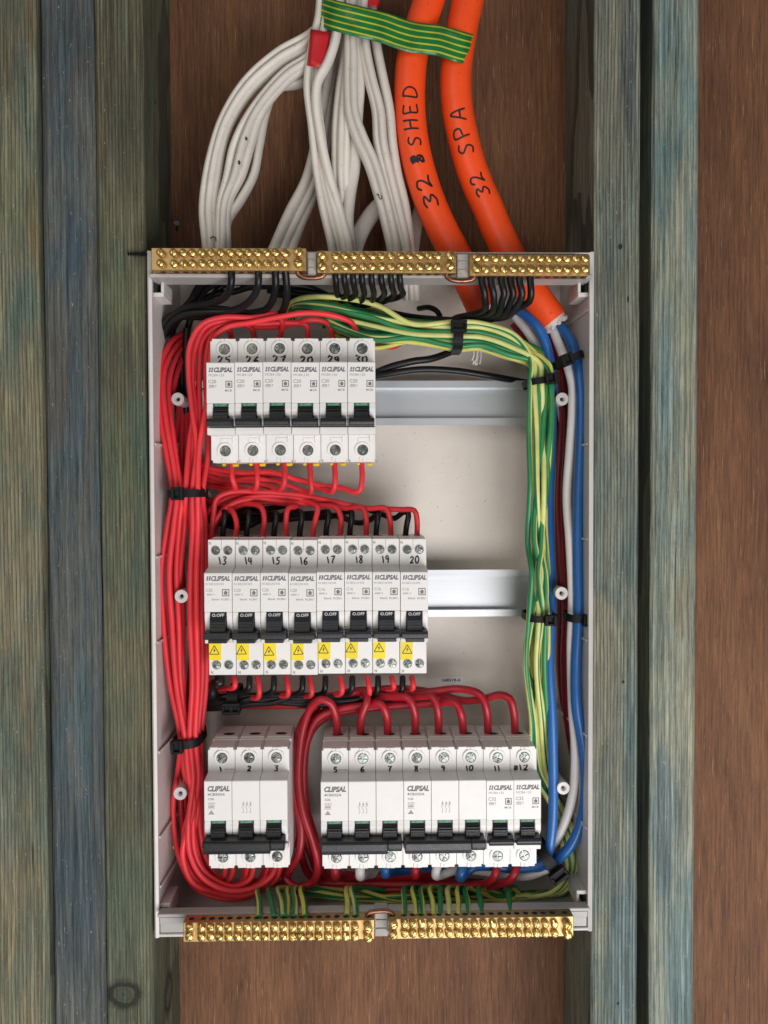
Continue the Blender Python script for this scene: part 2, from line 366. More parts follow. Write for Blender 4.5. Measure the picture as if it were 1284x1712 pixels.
M['gy'] = striped('wire_green_yellow', (0.014, 0.20, 0.055), (0.66, 0.62, 0.13), 0.10, 0.50)
M['gy2'] = striped('wire_green_yellow_pale', (0.025, 0.22, 0.075), (0.62, 0.64, 0.22), 0.10, 0.56)
M['tape'] = tape_mat()
M['brass'] = metal('brass_bar', (0.62, 0.43, 0.195), 0.48, 420, 0.15)
M['brass_screw'] = metal('brass_screw', (0.80, 0.57, 0.22), 0.31, 500, 0.35)
M['copper'] = metal('copper', (0.36, 0.17, 0.11), 0.34, 500, 0.3)
M['steel'] = metal('screw_steel', (0.25, 0.27, 0.255), 0.33, 600, 0.2)
M['zinc'] = brushed('rail_zinc', (0.60, 0.625, 0.65))
M['paper'] = plastic('sticker_white', (0.78, 0.76, 0.78), 0.5, 0.02)
M['filler'] = plastic('sheath_filler', (0.72, 0.66, 0.62), 0.6, 0.1, 400)

# ------------------------------------------------------------------ large structure: plywood and studs
YP = 92.0                                        # plywood face
mb = MB().box(-520, 520, 0, 9, -560, 560)
wl = mb.build('plywood_wall', plywood('plywood_brown'), None, (0, YP * 0.001, 0)); tag(wl, 'reddish brown plywood sheet behind the studs and box', 'wall', kind='structure')

def stud(x0, x1, d0, d1, mat_fn, label, edge=1.6, wav=0.5):
    """sawn timber: long box with eased and slightly wandering arrises"""
    mb = MB(); n = 60; z0, z1 = -520, 520; prof = []
    e = edge
    rs = random.Random(label)
    offs = [0.0] * 8
    rows = []
    for i in range(n + 1):
        z = z0 + (z1 - z0) * i / n
        offs = [o * 0.8 + rs.gauss(0, wav * 0.35) for o in offs]
        pr = [(x0, d1), (x0, d0 + e), (x0 + e * .35, d0 + e * .35), (x0 + e, d0), (x1 - e, d0), (x1 - e * .35, d0 + e * .35), (x1, d0 + e), (x1, d1)]
        rows.append([(x + (offs[k] * (0.4 if k in (3, 4) else 0.7)), y + (offs[k] * 0.5 if 0 < k < 7 else 0), z) for k, (x, y) in enumerate(pr)])
    xm = (x0 + x1) / 2
    vs = [Vector(p) - Vector((xm, d0, 0)) for row in rows for p in row]; fs = []
    for i in range(n):
        for k in range(7):
            a = i * 8 + k; fs.append((a, a + 1, a + 9, a + 8))
    fs.append(tuple(range(8))[::-1]); fs.append(tuple(n * 8 + k for k in range(8)))
    mb.add(vs, fs, 0, None, False)
    o = mb.build('timber_stud', mat_fn(xm, d0), None, (xm * .001, d0 * .001, 0))
    return tag(o, label, 'stud', 'timber studs of the wall frame')
DS = 15.0
xA1 = (P(62, 0, DS).x + P(88, 1712, DS).x) / 2; xB1 = (P(158, 0, DS).x + P(177, 1712, DS).x) / 2
xC1 = (P(244, 0, DS).x + P(251, 1712, DS).x) / 2
xD0 = (P(988, 0, DS).x + P(994, 1712, DS).x) / 2; xD1 = (P(1073, 0, DS).x + P(1064, 1712, DS).x) / 2
D2 = 40.0
xE0 = (P(1092, 0, D2).x + P(1084, 1712, D2).x) / 2; xE1 = (P(1172, 0, D2).x + P(1157, 1712, D2).x) / 2
def kn(px, py, d, xm, d0, rx, rz):
    p = P(px, py, d); return ((p.x - xm) * .001, (d - d0) * .001, p.z * .001, rx * .001, rz * .001)
def side_knot(py, d, xe, xm, d0, rx, rz):
    return ((xe - xm) * .001, (d - d0) * .001, P(280, py, d).z * .001, rx * .001, rz * .001)
def pa(px, py, d, xm, rx, rz, c, amt):
    p = P(px, py, d); return ((p.x - xm) * .001, p.z * .001, rx * .001, rz * .001, c, amt)
BRN, GRN, BLU, TEAL, TAN, OCH = (0.062, 0.048, 0.030), (0.105, 0.135, 0.070), (0.030, 0.070, 0.105), (0.060, 0.150, 0.165), (0.235, 0.205, 0.135), (0.21, 0.125, 0.045)
stud(xA1 - 46, xA1 - 0.5, DS - 2, 90, lambda xm, d0: timber('timber_olive', (0.235, 0.205, 0.125), (0.155, 0.155, 0.098), (0.080, 0.130, 0.110), 1.0, 0.0024, contrast=.45, knots=[kn(36, 430, DS, xm, d0, 1.2, 1.6), kn(43, 1130, DS, xm, d0, 1.3, 1.6), kn(12, 175, DS, xm, d0, 1.6, 2.0)],
     patches=[pa(54, 60, DS, xm, 6, 40, OCH, .6), pa(57, 350, DS, xm, 4, 45, OCH, .6), pa(20, 60, DS, xm, 25, 60, BRN, .5), pa(20, 330, DS, xm, 20, 40, GRN, .6), pa(50, 1200, DS, xm, 5, 120, OCH, .25), pa(10, 1320, DS, xm, 10, 60, TEAL, .5), pa(60, 1000, DS, xm, 40, 110, TAN, .5)]), 'olive green grained stud at the far left of the photo')
stud(xA1 + 0.5, xB1 - 0.5, DS + 3, 90, lambda xm, d0: timber('timber_blue', (0.118, 0.122, 0.108), (0.075, 0.085, 0.085), (0.045, 0.085, 0.108), 2.0, 0.0042, ridge=0.3, contrast=0.72, knots=[kn(145, 132, DS, xm, d0, .9, .9), kn(92, 700, DS, xm, d0, .8, 1.2)],
     patches=[pa(118, 420, DS, xm, 8, 40, BLU, .7), pa(125, 690, DS, xm, 7, 60, BLU, .6), pa(135, 1200, DS, xm, 7, 70, (0.05, .125, .15), .6), pa(120, 1550, DS, xm, 14, 60, BLU, .4), pa(100, 60, DS, xm, 30, 40, (0.05, .055, .06), .6), pa(95, 640, DS, xm, 8, 50, (0.10, .08, .06), .5), pa(140, 1450, DS, xm, 10, 60, BLU, .5)]), 'dark blue-grey stud between the two green left studs')
stud(xB1 + 0.5, xC1, DS, 90, lambda xm, d0: timber('timber_green', (0.145, 0.135, 0.082), (0.095, 0.098, 0.060), (0.060, 0.100, 0.075), 3.0, 0.0023, contrast=.48, knots=[kn(207, 1663, DS, xm, d0, 9, 7.5), side_knot(1660, 55, xC1, xm, d0, 9, 12), side_knot(170, 45, xC1, xm, d0, 2.2, 2.4)],
     patches=[pa(200, 150, DS, xm, 30, 75, (0.078, .062, .042), .85), pa(205, 500, DS, xm, 18, 26, (0.16, .17, .085), .7), pa(200, 620, DS, xm, 30, 30, (0.085, .075, .048), .6), pa(205, 780, DS, xm, 20, 40, GRN, .5), pa(225, 1120, DS, xm, 14, 60, (0.15, .125, .075), .5), pa(195, 1350, DS, xm, 20, 40, (0.085, .085, .055), .6), pa(215, 1520, DS, xm, 18, 50, (0.06, .115, .085), .6), pa(250, 100, DS, xm, 3, 90, BLU, .8)]), 'green-brown stud with an oval knot low down left of the box')
stud(xD0, xD1, DS, 90, lambda xm, d0: timber('timber_ridged', (0.235, 0.235, 0.175), (0.160, 0.172, 0.135), (0.100, 0.150, 0.145), 4.3, 0.0023, ridge=0.9, contrast=0.36, knots=[kn(1037, 412, DS, xm, d0, 1.6, 2.2), kn(1042, 1140, DS, xm, d0, 1.1, 1.3), kn(1033, 1677, DS, xm, d0, 1.1, 1.3), kn(1050, 500, DS, xm, d0, .8, 3.0)],
     patches=[pa(1020, 130, DS, xm, 22, 90, (0.125, .118, .092), .7), pa(1055, 120, DS, xm, 7, 60, (0.055, .085, .105), .7), pa(1045, 1600, DS, xm, 14, 90, (0.055, .145, .195), .75), pa(1055, 1250, DS, xm, 7, 80, TEAL, .6), pa(1010, 1100, DS, xm, 10, 70, TAN, .5), pa(1030, 450, DS, xm, 18, 60, (0.115, .125, .10), .5)]), 'grey-green ridged stud along the right edge of the box')
stud(xE0, xE1, D2, 90, lambda xm, d0: timber('timber_pale', (0.305, 0.305, 0.225), (0.215, 0.240, 0.190), (0.120, 0.195, 0.200), 5.9, 0.0040, ridge=0.5, contrast=0.62, patches=[pa(1110, 60, D2, xm, 8, 60, TEAL, .7), pa(1110, 300, D2, xm, 8, 60, TEAL, .7), pa(1112, 640, D2, xm, 7, 70, (0.065, .165, .20), .7), pa(1105, 900, D2, xm, 7, 50, TEAL, .5), pa(1110, 1380, D2, xm, 14, 60, (0.04, .125, .18), .85), pa(1135, 1600, D2, xm, 20, 60, (0.075, .175, .215), .6), pa(1150, 700, D2, xm, 9, 90, (0.29, .26, .165), .5), pa(1140, 1000, D2, xm, 5, 25, OCH, .5), pa(1148, 1330, D2, xm, 8, 40, (0.15, .155, .14), .6)]), 'pale blue-green stud past the dark gap on the right')

# ------------------------------------------------------------------ the enclosure
LIP, BACK = 12.0, 88.0
bx0 = (P(247, 420, LIP).x + P(258, 1566, LIP).x) / 2; bx1 = (P(993, 424, LIP).x + P(990, 1556, LIP).x) / 2
bz1 = (P(250, 417, LIP).z + P(992, 424, LIP).z) / 2; bz0 = (P(258, 1568, LIP).z + P(990, 1556, LIP).z) / 2
box = empty('enclosure', ((bx0 + bx1) / 2, BACK + 2, bz0), 'open grey-white switchboard enclosure holding all the breakers between the studs', 'electrical box')
OB = Vector(((bx0 + bx1) / 2, BACK + 2, bz0))
def part(mb, name, mats, label=None, parent=None):
    """world-mm shapes -> part of the enclosure"""
    q = OB if parent is None else Vector((0, 0, 0))
    mb.v = [tuple(Vector(p) - q) for p in mb.v]
    o = mb.build(name, mats, parent or box)
    if label: o['label'] = label
    return o
part(MB().box(bx0 + 1, bx1 - 1, BACK, BACK + 2, bz0 + 1, bz1 - 1), 'back_panel', M['plate'])
TW = 2.2
def wall_prof(x0, sgn):
    # side wall with a rolled lip, in (x, y): outer face vertical, inner face drafted towards the back
    return [(x0, LIP), (x0 + sgn * 1.0, LIP - .8), (x0 + sgn * 2.8, LIP), (x0 + sgn * 2.8, LIP + 3), (x0 + sgn * TW, LIP + 3.6), (x0 + sgn * (TW + 2.0), BACK), (x0, BACK)]
for x0, sg in ((bx0, 1), (bx1, -1)):
    pr = wall_prof(x0, sg); m = MB(); n = len(pr)
    vs = [(x, y, bz0) for x, y in pr] + [(x, y, bz1) for x, y in pr]
    fs = [(i, (i + 1) % n, n + (i + 1) % n, n + i) for i in range(n)] + [tuple(range(n))[::-1], tuple(range(n, 2 * n))]
    if sg < 0: fs = [f[::-1] for f in fs]
    m.add(vs, fs); part(m, 'side_wall', M['box'])
m = MB().box(bx0 + TW, bx1 - TW, LIP, LIP + 5, bz1 - 2.0, bz1 - 0.1, 0.5).box(bx0 + TW, bx1 - TW, 62, BACK, bz1 - 2.0, bz1 - 0.1, 0.3); part(m, 'top_wall', M['box'])
zb = bz0
m = MB().box(bx0 + TW, bx1 - TW, LIP, BACK, zb + 0.1, zb + 2.2, 0.5); part(m, 'bottom_wall', M['box'])
# gusset ribs on the side walls
for sg, x0, ys in ((1, bx0, (743, 931, 1073, 1255, 1396, 1478)), (-1, bx1, (520, 745, 905, 1075, 1235, 1390))):
    for py in ys:
        z = P(256, py, 20).z
        pl = [(x0 + sg * 2.4, 16), (x0 + sg * 3.4, 16), (x0 + sg * 7.5, BACK), (x0 + sg * 2.4, BACK)]
        m = MB(); m.add([(x, y, z - .7) for x, y in pl] + [(x, y, z + .7) for x, y in pl], [(0, 1, 2, 3), (7, 6, 5, 4), (0, 4, 5, 1), (1, 5, 6, 2), (2, 6, 7, 3), (3, 7, 4, 0)])
        part(m, 'rib', M['box'])
# screw posts
for px, py, pd in ((297, 667, 40), (303, 997, 22), (301, 1327, 26), (940, 667, 36), (939, 992, 32), (942, 1318, 29)):
    p = P(px, py, pd); m = MB()
    m.ring(p.x, p.z, 4.4, 1.8, pd, pd + 6, 0, 24).ring(p.x, p.z, 3.8, 1.9, pd + 6, BACK, 0, 20).ring(p.x, p.z, 2.6, 1.3, pd + .9, pd + 14, 0, 16).disc(p.x, p.z, 1.5, pd + 8, 1, 12)
    part(m, 'screw_post', [M['post'], M['hole']])
# lid catches in the corners
for px, py, sg, dirz in ((262, 494, 1, 1), (984, 494, -1, 1), (268, 1512, 1, -1), (985, 1490, -1, -1)):
    p = P(px, py, 18); x0 = bx0 + 2.4 if sg > 0 else bx1 - 2.4; z = p.z
    m = MB().box(x0, x0 + sg * 7, 16, 40, z - 1.2, z + 1.6, .4).box(x0 + sg * 5, x0 + sg * 7, 16.5, 40, z + dirz * 1.3, z + dirz * 9, .4).box(x0 + sg * .2, x0 + sg * 2, 17, 40, z + dirz * 1.3, z + dirz * 9, .3, 1)
    part(m, 'lid_catch', [M['box'], M['hole']])
# DIN rails (top-hat profile)
def rail(py0, py1, px0, px1):
    zt = P(800, py0, 68).z; zb_ = P(800, py1, 68).z; xa = P(px0, 800, 70).x; xb = P(px1, 800, 70).x
    y0 = 66.0; g = (zt - zb_); t = 1.2; lip = 5.0
    pr = [(y0, zt), (y0, zt - lip), (y0 + 6, zt - lip - .6), (y0 + 6, zb_ + lip + .6), (y0, zb_ + lip), (y0, zb_), (y0 + t, zb_), (y0 + t, zb_ + lip - t), (y0 + 6 + t, zb_ + lip - t), (y0 + 6 + t, zt - lip + t), (y0 + t, zt - lip + t), (y0 + t, zt)]
    m = MB().prism(pr, 'x', xa, xb); part(m, 'din_rail', M['zinc'])
    for xx in (xa + 14, xb - 14):
        m = MB().box(xx - 8, xx + 8, y0 + 6 + t + .05, BACK - .05, zb_ + 7, zt - 7, .5); part(m, 'rail_bracket', M['plate'])
rail(637, 711, 330, 888); rail(952, 1030, 330, 888); rail(1295, 1372, 350, 484); rail(1295, 1372, 541, 900)
# carriers behind the brass bars
zc0 = P(500, 466, 6).z; zc1 = P(500, 418, 6).z
m = MB().box(bx0 + 3.2, bx1 - 3.2, 3, 22, zc0, zc0 + 2.4, .4).box(bx0 + 3.2, bx1 - 3.2, 12, 14, zc0 + 2.5, zc1, .3); part(m, 'bar_carrier', M['carrier'], 'grey carrier channel along the top edge')
zd1 = P(600, 1521, 8).z; zd0 = bz0 + 2.4
m = MB().box(bx0 + 3.2, bx1 - 3.2, 6, 13, zd1 - 2.2, zd1, .4).box(bx0 + 3.2, bx1 - 3.2, 13.2, 15, zd0, zd1 - .2, .3).box(bx0 + 3.2, bx1 - 3.2, 11, 13.1, (zd0 + zd1) / 2 - 1, (zd0 + zd1) / 2 + 3.5, .5); part(m, 'bar_carrier', M['carrier'], 'grey carrier channel along the bottom edge')
def holder(px0, px1, py0, py1, d):
    a = P(px0, py0, d); b = P(px1, py1, d); m = MB().box(a.x, b.x, d, d + 12, b.z, a.z, .6)
    for k in (.32, .66): zz = b.z + (a.z - b.z) * k; m.box(a.x + 1, b.x - 1, d - .8, d - .05, zz - .5, zz + .5, .2)
    part(m, 'bar_holder', M['carrier'])
holder(514, 529, 421, 462, 1); holder(764, 784, 424, 466, 1); holder(626, 649, 1524, 1566, 4)
# small loose pan-head screws in the left wall, and the sticker on the back panel
def slot_screw(r, h, dome, slot, mi=0, n=8, rings=3):
    """round head in two halves with a true slot between them; axis -y, base at y=0"""
    m = MB()
    m.cyl((0, 0, 0), (0, -1, 0), r * .96, h * .45, mi, 14)
    for sg in (1, -1):
        vs = []; fs = []
        prof = [(r, -h * .4)] + [(r * math.cos(R(90) * j / rings), -h * .7 - dome * math.sin(R(90) * j / rings)) for j in range(rings)] + [(0.02, -h * .7 - dome)]
        for rr, y in prof:
            for k in range(n + 1):
                a = -math.pi / 2 + math.pi * k / n
                vs.append((sg * max(rr * math.cos(a), slot), y, rr * math.sin(a) * sg))
        w = n + 1
        for j in range(len(prof) - 1):
            for k in range(n):
                a = j * w + k; fs.append((a, a + 1, a + w + 1, a + w))
        for j in range(len(prof) - 1): fs.append((j * w, (j + 1) * w, (j + 1) * w + n, j * w + n))
        m.add(vs, fs, mi, None, False)
    return m
wall_screw = slot_screw(3.2, 2.2, 1.2, .35).mesh('wall_screw', M['brass_screw'])
for px, py, d in ((277, 1152, 50), (272, 1414, 50)):
    q = P(px, py, d); o = link('wall_screw', wall_screw, box, Vector((bx0 + 4.0, d, q.z)) - OB, (0, 0, R(90)))
p = P(754, 1137, BACK); m = MB().box(p.x - 9, p.x + 9, BACK - .25, BACK - .02, p.z - 2.6, p.z + 2.6)
sticker = part(m, 'sticker', M['paper'])

# ------------------------------------------------------------------ text helpers
_fonts = {}
def text_tris(s, bold=0.0, shear=0.0):
    """flat text outline as (verts, faces), height 1, from Blender's own built-in font"""
    k = (s, bold, shear)
    if k not in _fonts:
        cu = bpy.data.curves.new('lettering', 'FONT'); cu.body = s; cu.size = 1.0; cu.offset = bold; cu.shear = shear; cu.resolution_u = 2
        ob = bpy.data.objects.new('lettering', cu); col.objects.link(ob)
        dg = bpy.context.evaluated_depsgraph_get(); me = bpy.data.meshes.new_from_object(ob.evaluated_get(dg))
        _fonts[k] = ([tuple(v.co) for v in me.vertices], [tuple(p.vertices) for p in me.polygons])
        bpy.data.objects.remove(ob); bpy.data.curves.remove(cu); bpy.data.meshes.remove(me)
    return _fonts[k]
def put_text(m, s, x, z, y, height, width=None, mi=0, bold=0.0, shear=0.0):
    v, f = text_tris(s, bold, shear)
    if not v: return
    xa = min(p[0] for p in v); xb = max(p[0] for p in v); za = min(p[1] for p in v); zb2 = max(p[1] for p in v)
    k = height / (zb2 - za); kx = (width / (xb - xa)) if width else k
    m.add([(x + (p[0] - xa) * kx, y, z + (p[1] - za) * k) for p in v], f, mi)
GLY = {  # handwriting strokes in a 0..1 box
 '0': [[(.5, 1), (.15, .75), (.1, .35), (.4, 0), (.8, .25), (.85, .7), (.55, 1), (.4, .95)]],
 '1': [[(.1, 1), (.45, .5), (.75, 0)]],
 '2': [[(.1, .75), (.35, 1), (.75, .9), (.7, .6), (.2, .1), (.1, 0), (.5, .12), (.95, .05)]],
 '3': [[(.1, .9), (.5, 1), (.85, .82), (.45, .55), (.85, .3), (.5, 0), (.05, .08)]],
 '4': [[(.25, 1), (.1, .45), (.5, .42), (.95, .5)], [(.7, .95), (.65, .5), (.7, 0)]],
 '5': [[(.9, .95), (.35, .95), (.25, .6), (.7, .55), (.8, .2), (.45, 0), (.05, .05)]],
 '6': [[(.75, 1), (.25, .6), (.15, .2), (.5, 0), (.85, .2), (.6, .45), (.2, .3)]],
 '7': [[(.1, .9), (.5, .95), (.95, 1), (.6, .5), (.5, 0)], [(.4, .5), (.85, .55)]],
 '8': [[(.75, .9), (.35, 1), (.2, .75), (.7, .4), (.75, .1), (.35, 0), (.2, .25), (.7, .7), (.75, .95)]],
 '9': [[(.8, .75), (.5, 1), (.15, .75), (.4, .5), (.8, .7), (.7, .3), (.6, 0)]],
 'S': [[(.85, .9), (.45, 1), (.2, .75), (.7, .35), (.55, .02), (.1, .08)]],
 'H': [[(.15, 1), (.2, 0)], [(.8, 1), (.85, 0)], [(.18, .5), (.85, .55)]],
 'E': [[(.85, .95), (.2, 1), (.2, .5), (.25, 0), (.9, .05)], [(.2, .5), (.7, .52)]],
 'F': [[(.9, .95), (.2, 1), (.22, .5), (.25, 0)], [(.22, .5), (.75, .52)]],
 'D': [[(.2, 1), (.2, 0), (.75, .15), (.9, .6), (.6, .95), (.15, 1)]],
 'P': [[(.2, 0), (.2, 1), (.75, .95), (.8, .6), (.25, .45)]],
 'A': [[(.05, 0), (.5, 1), (.9, 0)], [(.2, .4), (.8, .38)]],
 '#': [[(.1, .7), (.9, .75)], [(.2, 1), (.3, 0)], [(.6, 1), (.55, 0)], [(.1, .2), (.9, .8)], [(.1, .8), (.9, .2)], [(.1, .4), (.9, .45)]],
 'q': [[(.2, .9), (.7, 1), (.8, .7), (.3, .5), (.8, .45), (.8, .1), (.3, .05), (.55, .5), (.3, .85), (.75, .8), (.4, .6), (.7, .2)]],
 '.': [[(.4, .1), (.55, .0)]],
 'u': [[(.0, .75), (.1, 1), (.35, .95), (.4, .5), (.75, .0), (1.0, .3), (.95, .8)]],
 '-': [[(.0, .3), (.35, .8), (.7, .5), (1, .6)]],
}
def stroke(m, pts2, w, surf, mi=0):
    """ribbon along a 2-D polyline laid on a surface: surf(u, v, lift) -> point"""
    path = spline([Vector((x, y, 0)) for x, y in pts2], w * .6); n = len(path); vs = []
    for i in range(n):
        d = path[min(i + 1, n - 1)] - path[max(i - 1, 0)]
        d = d.normalized() if d.length > 1e-6 else Vector((1, 0, 0)); s = Vector((-d.y, d.x, 0))
        ww = w * .5 * (0.75 if i in (0, n - 1) else 1.0)
        a = path[i] + s * ww; b = path[i] - s * ww
        vs += [surf(a.x, a.y, 0), surf(b.x, b.y, 0)]
    m.add(vs, [(2 * i, 2 * i + 1, 2 * i + 3, 2 * i + 2) for i in range(n - 1)], mi)
_wn = [0]
def write(m, s, x, z, h, w, pen, surf, mi=0, gap=.3):
    rs = random.Random(s + str(x))
    for ch in s:
        if ch == ' ': x += w * .8; continue
        sl = rs.uniform(-.05, .2); k = rs.uniform(.88, 1.1); ww = w * (.45 if ch == '1' else 1)
        for st in GLY[ch]:
            _wn[0] += 1
            stroke(m, [(x + (px + pz * sl) * ww, z + pz * h * k) for px, pz in st], pen, (lambda u, v, l, q=_wn[0] * 0.0007: surf(u, v, q % .06)), mi)
        x += ww + w * gap
put = MB(); put_text(put, '168519-5', -7, -1.1, 0, 2.2, 14, 0, .03); so = put.build('lettering', M['ink'], sticker)
so.location = (Vector((p.x, BACK - .33, p.z)) - OB) * .001

# ------------------------------------------------------------------ breakers
PW = 17.82                                       # module pitch
HW = PW / 2 - 0.12
def cross_screw(r, seed):
    rs = random.Random(seed); m = MB(); m.cyl((0, .6, 0), (0, -1, 0), r, .9, 0, 18)
    s = r * .13
    for q in range(4):
        a0 = q * math.pi / 2; pts = []
        for k in range(5):
            a = a0 + math.pi / 2 * k / 4; x, z = r * .97 * math.cos(a), r * .97 * math.sin(a)
            cx, sx = (1 if math.cos(a0 + .7) > 0 else -1), (1 if math.sin(a0 + .7) > 0 else -1)
            x = cx * max(abs(x), s); z = sx * max(abs(z), s); pts.append((x, z))
        cx, sx = (1 if math.cos(a0 + .7) > 0 else -1), (1 if math.sin(a0 + .7) > 0 else -1); pts.append((cx * s, sx * s))
        n = len(pts); lift = [rs.uniform(-.15, .15) for _ in pts]
        vs = [(x, -.3, z) for x, z in pts] + [(x * .93, -.95 - .25 * (1 - (x * x + z * z) / (r * r)) + l, z * .93) for (x, z), l in zip(pts, lift)]
        m.add(vs, [(i, (i + 1) % n, n + (i + 1) % n, n + i) for i in range(n)]); cxy = sum((Vector(v) for v in vs[n:]), Vector()) / n
        m.add(vs[n:] + [cxy], [(i, (i + 1) % n, n) for i in range(n)])
    return m.mesh('terminal_screw', M['steel'])
SCREWS_BIG = [cross_screw(3.35, k) for k in range(5)]; SCREWS_SMALL = [cross_screw(2.75, 50 + k) for k in range(5)]
def screw_part(parent, meshes, x, y, z, collar=None):
    return link('terminal_screw', random.choice(meshes), parent, (x, y, z), (R(random.uniform(-5, 5)), random.uniform(0, 6.28), R(random.uniform(-5, 5))))

def mcb_body(m, cx, single):
    """one module: terminal block with notched corners, raised nose, cheeks round the toggle, collars, channels"""
    zt, zb_ = 40.2, -40.2; nt_, nh = 1.1, 1.6
    x0, x1 = cx - HW, cx + HW
    poly = [(x0 + nt_, zb_), (x1 - nt_, zb_), (x1 - nt_, zb_ + nh), (x1, zb_ + nh), (x1, zt - nh), (x1 - nt_, zt - nh), (x1 - nt_, zt), (x0 + nt_, zt), (x0 + nt_, zt - nh), (x0, zt - nh), (x0, zb_ + nh), (x0 + nt_, zb_ + nh)]
    m.prism(poly, 'y', 14, 30, 0, .25)
    m.box(x0, x1, 30.05, 62, zb_ + .6, zt + .5, .5)
    m.box(x0 + .8, x1 - .8, 33, 58, zt + .3, zt + 1.3, .4)
    m.disc(cx + .6, 0, .1, 60, 1, 6)
    # wire entry on the top and bottom faces
    for z, s in ((zt + 1.36, 1), (zb_ - .02, -1)):
        n = 16; m.add([(cx + 1.0 + 4 * math.cos(2 * math.pi * k / n), 39.5 + 2.8 * math.sin(2 * math.pi * k / n), z + (.0 if s > 0 else .56)) for k in range(n)], [tuple(range(n)) if s > 0 else tuple(range(n))[::-1]], 1)
    nz1, nz0 = 22.9, -22.9
    prn = [(0, nz1 - .5), (.5, nz1), (14.5, nz1 + 1.2), (14.5, -3), (0, -3)]
    m.prism(prn, 'x', x0, x1, 0, .22)
    # cheeks
    for xa, xb in ((x0, cx - 4.9), (cx + 4.9, x1)):
        m.prism([(.6, -3.1), (-.1, -7), (.3, -10.5), (2.5, -13.2), (14.4, -13.2), (14.4, -3.1)], 'x', xa, xb, 0, .3)
    m.box(cx - 4.95, cx + 4.95, 7, 14.3, -18, -3.2, 0, 1)
    m.box(x0, cx - 4.96, 3.2, 14.35, -18.3, -13.3, .2); m.box(cx + 4.96, x1, 3.2, 14.35, -18.3, -13.3, .2)
    m.box(x0, x1, .6, 14.4, nz0, -18.35, .35)
    # collars and channels
    zs = 33.4; m.ring(cx + .5, zs, 5.3, 3.5, 13.0, 14.3, 0, 24); m.disc(cx + .5, zs, 3.6, 13.85, 1, 20)
    m.box(cx - 1.9, cx + .3, 13.35, 14.2, zs + 5.0, zt - .05, .2); m.box(cx + .5, cx + 3.6, 13.3, 14.2, zs + 4.6, zt - .05, .2)
    zs = -32.4; m.ring(cx + .5, zs, 5.3, 3.5, 13.0, 14.3, 0, 24); m.disc(cx + .5, zs, 3.6, 13.85, 1, 20)
    m.box(cx - 1.9, cx + .3, 13.35, 14.2, zb_ + .05, zs - 5.0, .2); m.box(cx + .5, cx + 3.6, 13.3, 14.2, zb_ + .05, zs - 4.6, .2)
    if single:
        m.box(cx - 2.6, cx + 4.8, 13.5, 14.2, -27.0, -24.2, .2); m.box(cx + 5.0, cx + 5.5, 13.2, 14.2, -27.6, -23.6, .1)
body1 = MB(); mcb_body(body1, 0, True); BODY1 = body1.mesh('body', [M['white'], M['hole']])
body3 = MB(); [mcb_body(body3, k * PW, False) for k in (-1, 0, 1)]; BODY3 = body3.mesh('body', [M['white'], M['hole']])
def toggle_mesh(xs, bar):
    m = MB()
    for cx in xs:
        m.prism([(1.2, -5.2), (-1.6, -9), (-2.4, -13.4), (8, -13.4), (8, -5.2)], 'x', cx - 4.65, cx + 4.65, 0, .3)
        for k in range(3): m.box(cx - 4.4, cx + 4.4, -1.9 - k * .3 + .3, 2, -8.0 - k * 1.5, -7.4 - k * 1.5, .15)
    if bar == 'single':
        m.prism([(-2.2, -12.6), (-5.5, -13.2), (-6.3, -15.4), (-5.6, -17.6), (2.6, -18.1), (2.6, -12.6)], 'x', -8.0, 8.0, 0, .4)
    else:
        a, b = xs[0] - 8.4, xs[-1] + 7.4
        m.prism([(-2.2, -13.0), (-6.5, -13.4), (-8.2, -14.6), (-8.4, -18.5), (-7.6, -21.4), (-5.5, -22.3), (2.8, -22.3), (2.8, -13.0)], 'x', a, b - 9, 0, .5)
        m.prism([(-2.2, -13.0), (-6.5, -13.4), (-8.2, -14.6), (-8.4, -18.0), (-7.6, -19.6), (-5.5, -20.3), (2.8, -20.3), (2.8, -13.0)], 'x', b - 9.02, b, 0, .5)
        m.box(a - .6, a + 3, -7.4, 1.8, -17.6, -13.6, .4)
    return m.mesh('toggle', M['black'])
TOG1 = toggle_mesh([0], 'single'); TOG3 = toggle_mesh([-PW, 0, PW], 'bar')
GREEN = MB().box(-4.6, 4.6, .6, 6.9, -5.1, -3.05, .1).mesh('off_flag', M['green'])
gt = MB(); put_text(gt, 'O-OFF', -3.6, -4.75, .5, 1.35, 7.2, 0, .03); GTXT = gt.mesh('lettering', M['palegreen'])
def logo_bars(m, x, z, h, y, dense=False):
    for k in range(2):
        xx = x + k * 1.5
        v = [(xx, y, z), (xx + 1.0, y, z), (xx + 1.0 + .5, y, z + h), (xx + .5, y, z + h)]
        if dense: m.add(v, [(0, 1, 2, 3)])
        else:
            for t0, t1 in ((0, .42), (.52, 1)):
                q = lambda t: (xx + .5 * t, y, z + h * t)
                a, b = q(t0), q(t1); m.add([a, (a[0] + 1.0, y, a[2]), (b[0] + 1.0, y, b[2]), b], [(0, 1, 2, 3)])
def icon(m, x, z, s, y, mi):
    t = s * .12
    for a, b, c, d in ((0, s, 0, t), (0, s, s - t, s), (0, t, t, s - t), (s - t, s, t, s - t), (s * .28, s * .72, s * .22, s * .5)):
        m.add([(x + a, y, z + c), (x + b, y, z + c), (x + b, y, z + d), (x + a, y, z + d)], [(0, 1, 2, 3)], mi)
    m.add([(x + s * .18, y, z + s * .5), (x + s * .82, y, z + s * .5), (x + s * .5, y, z + s * .84)], [(0, 1, 2)], mi)
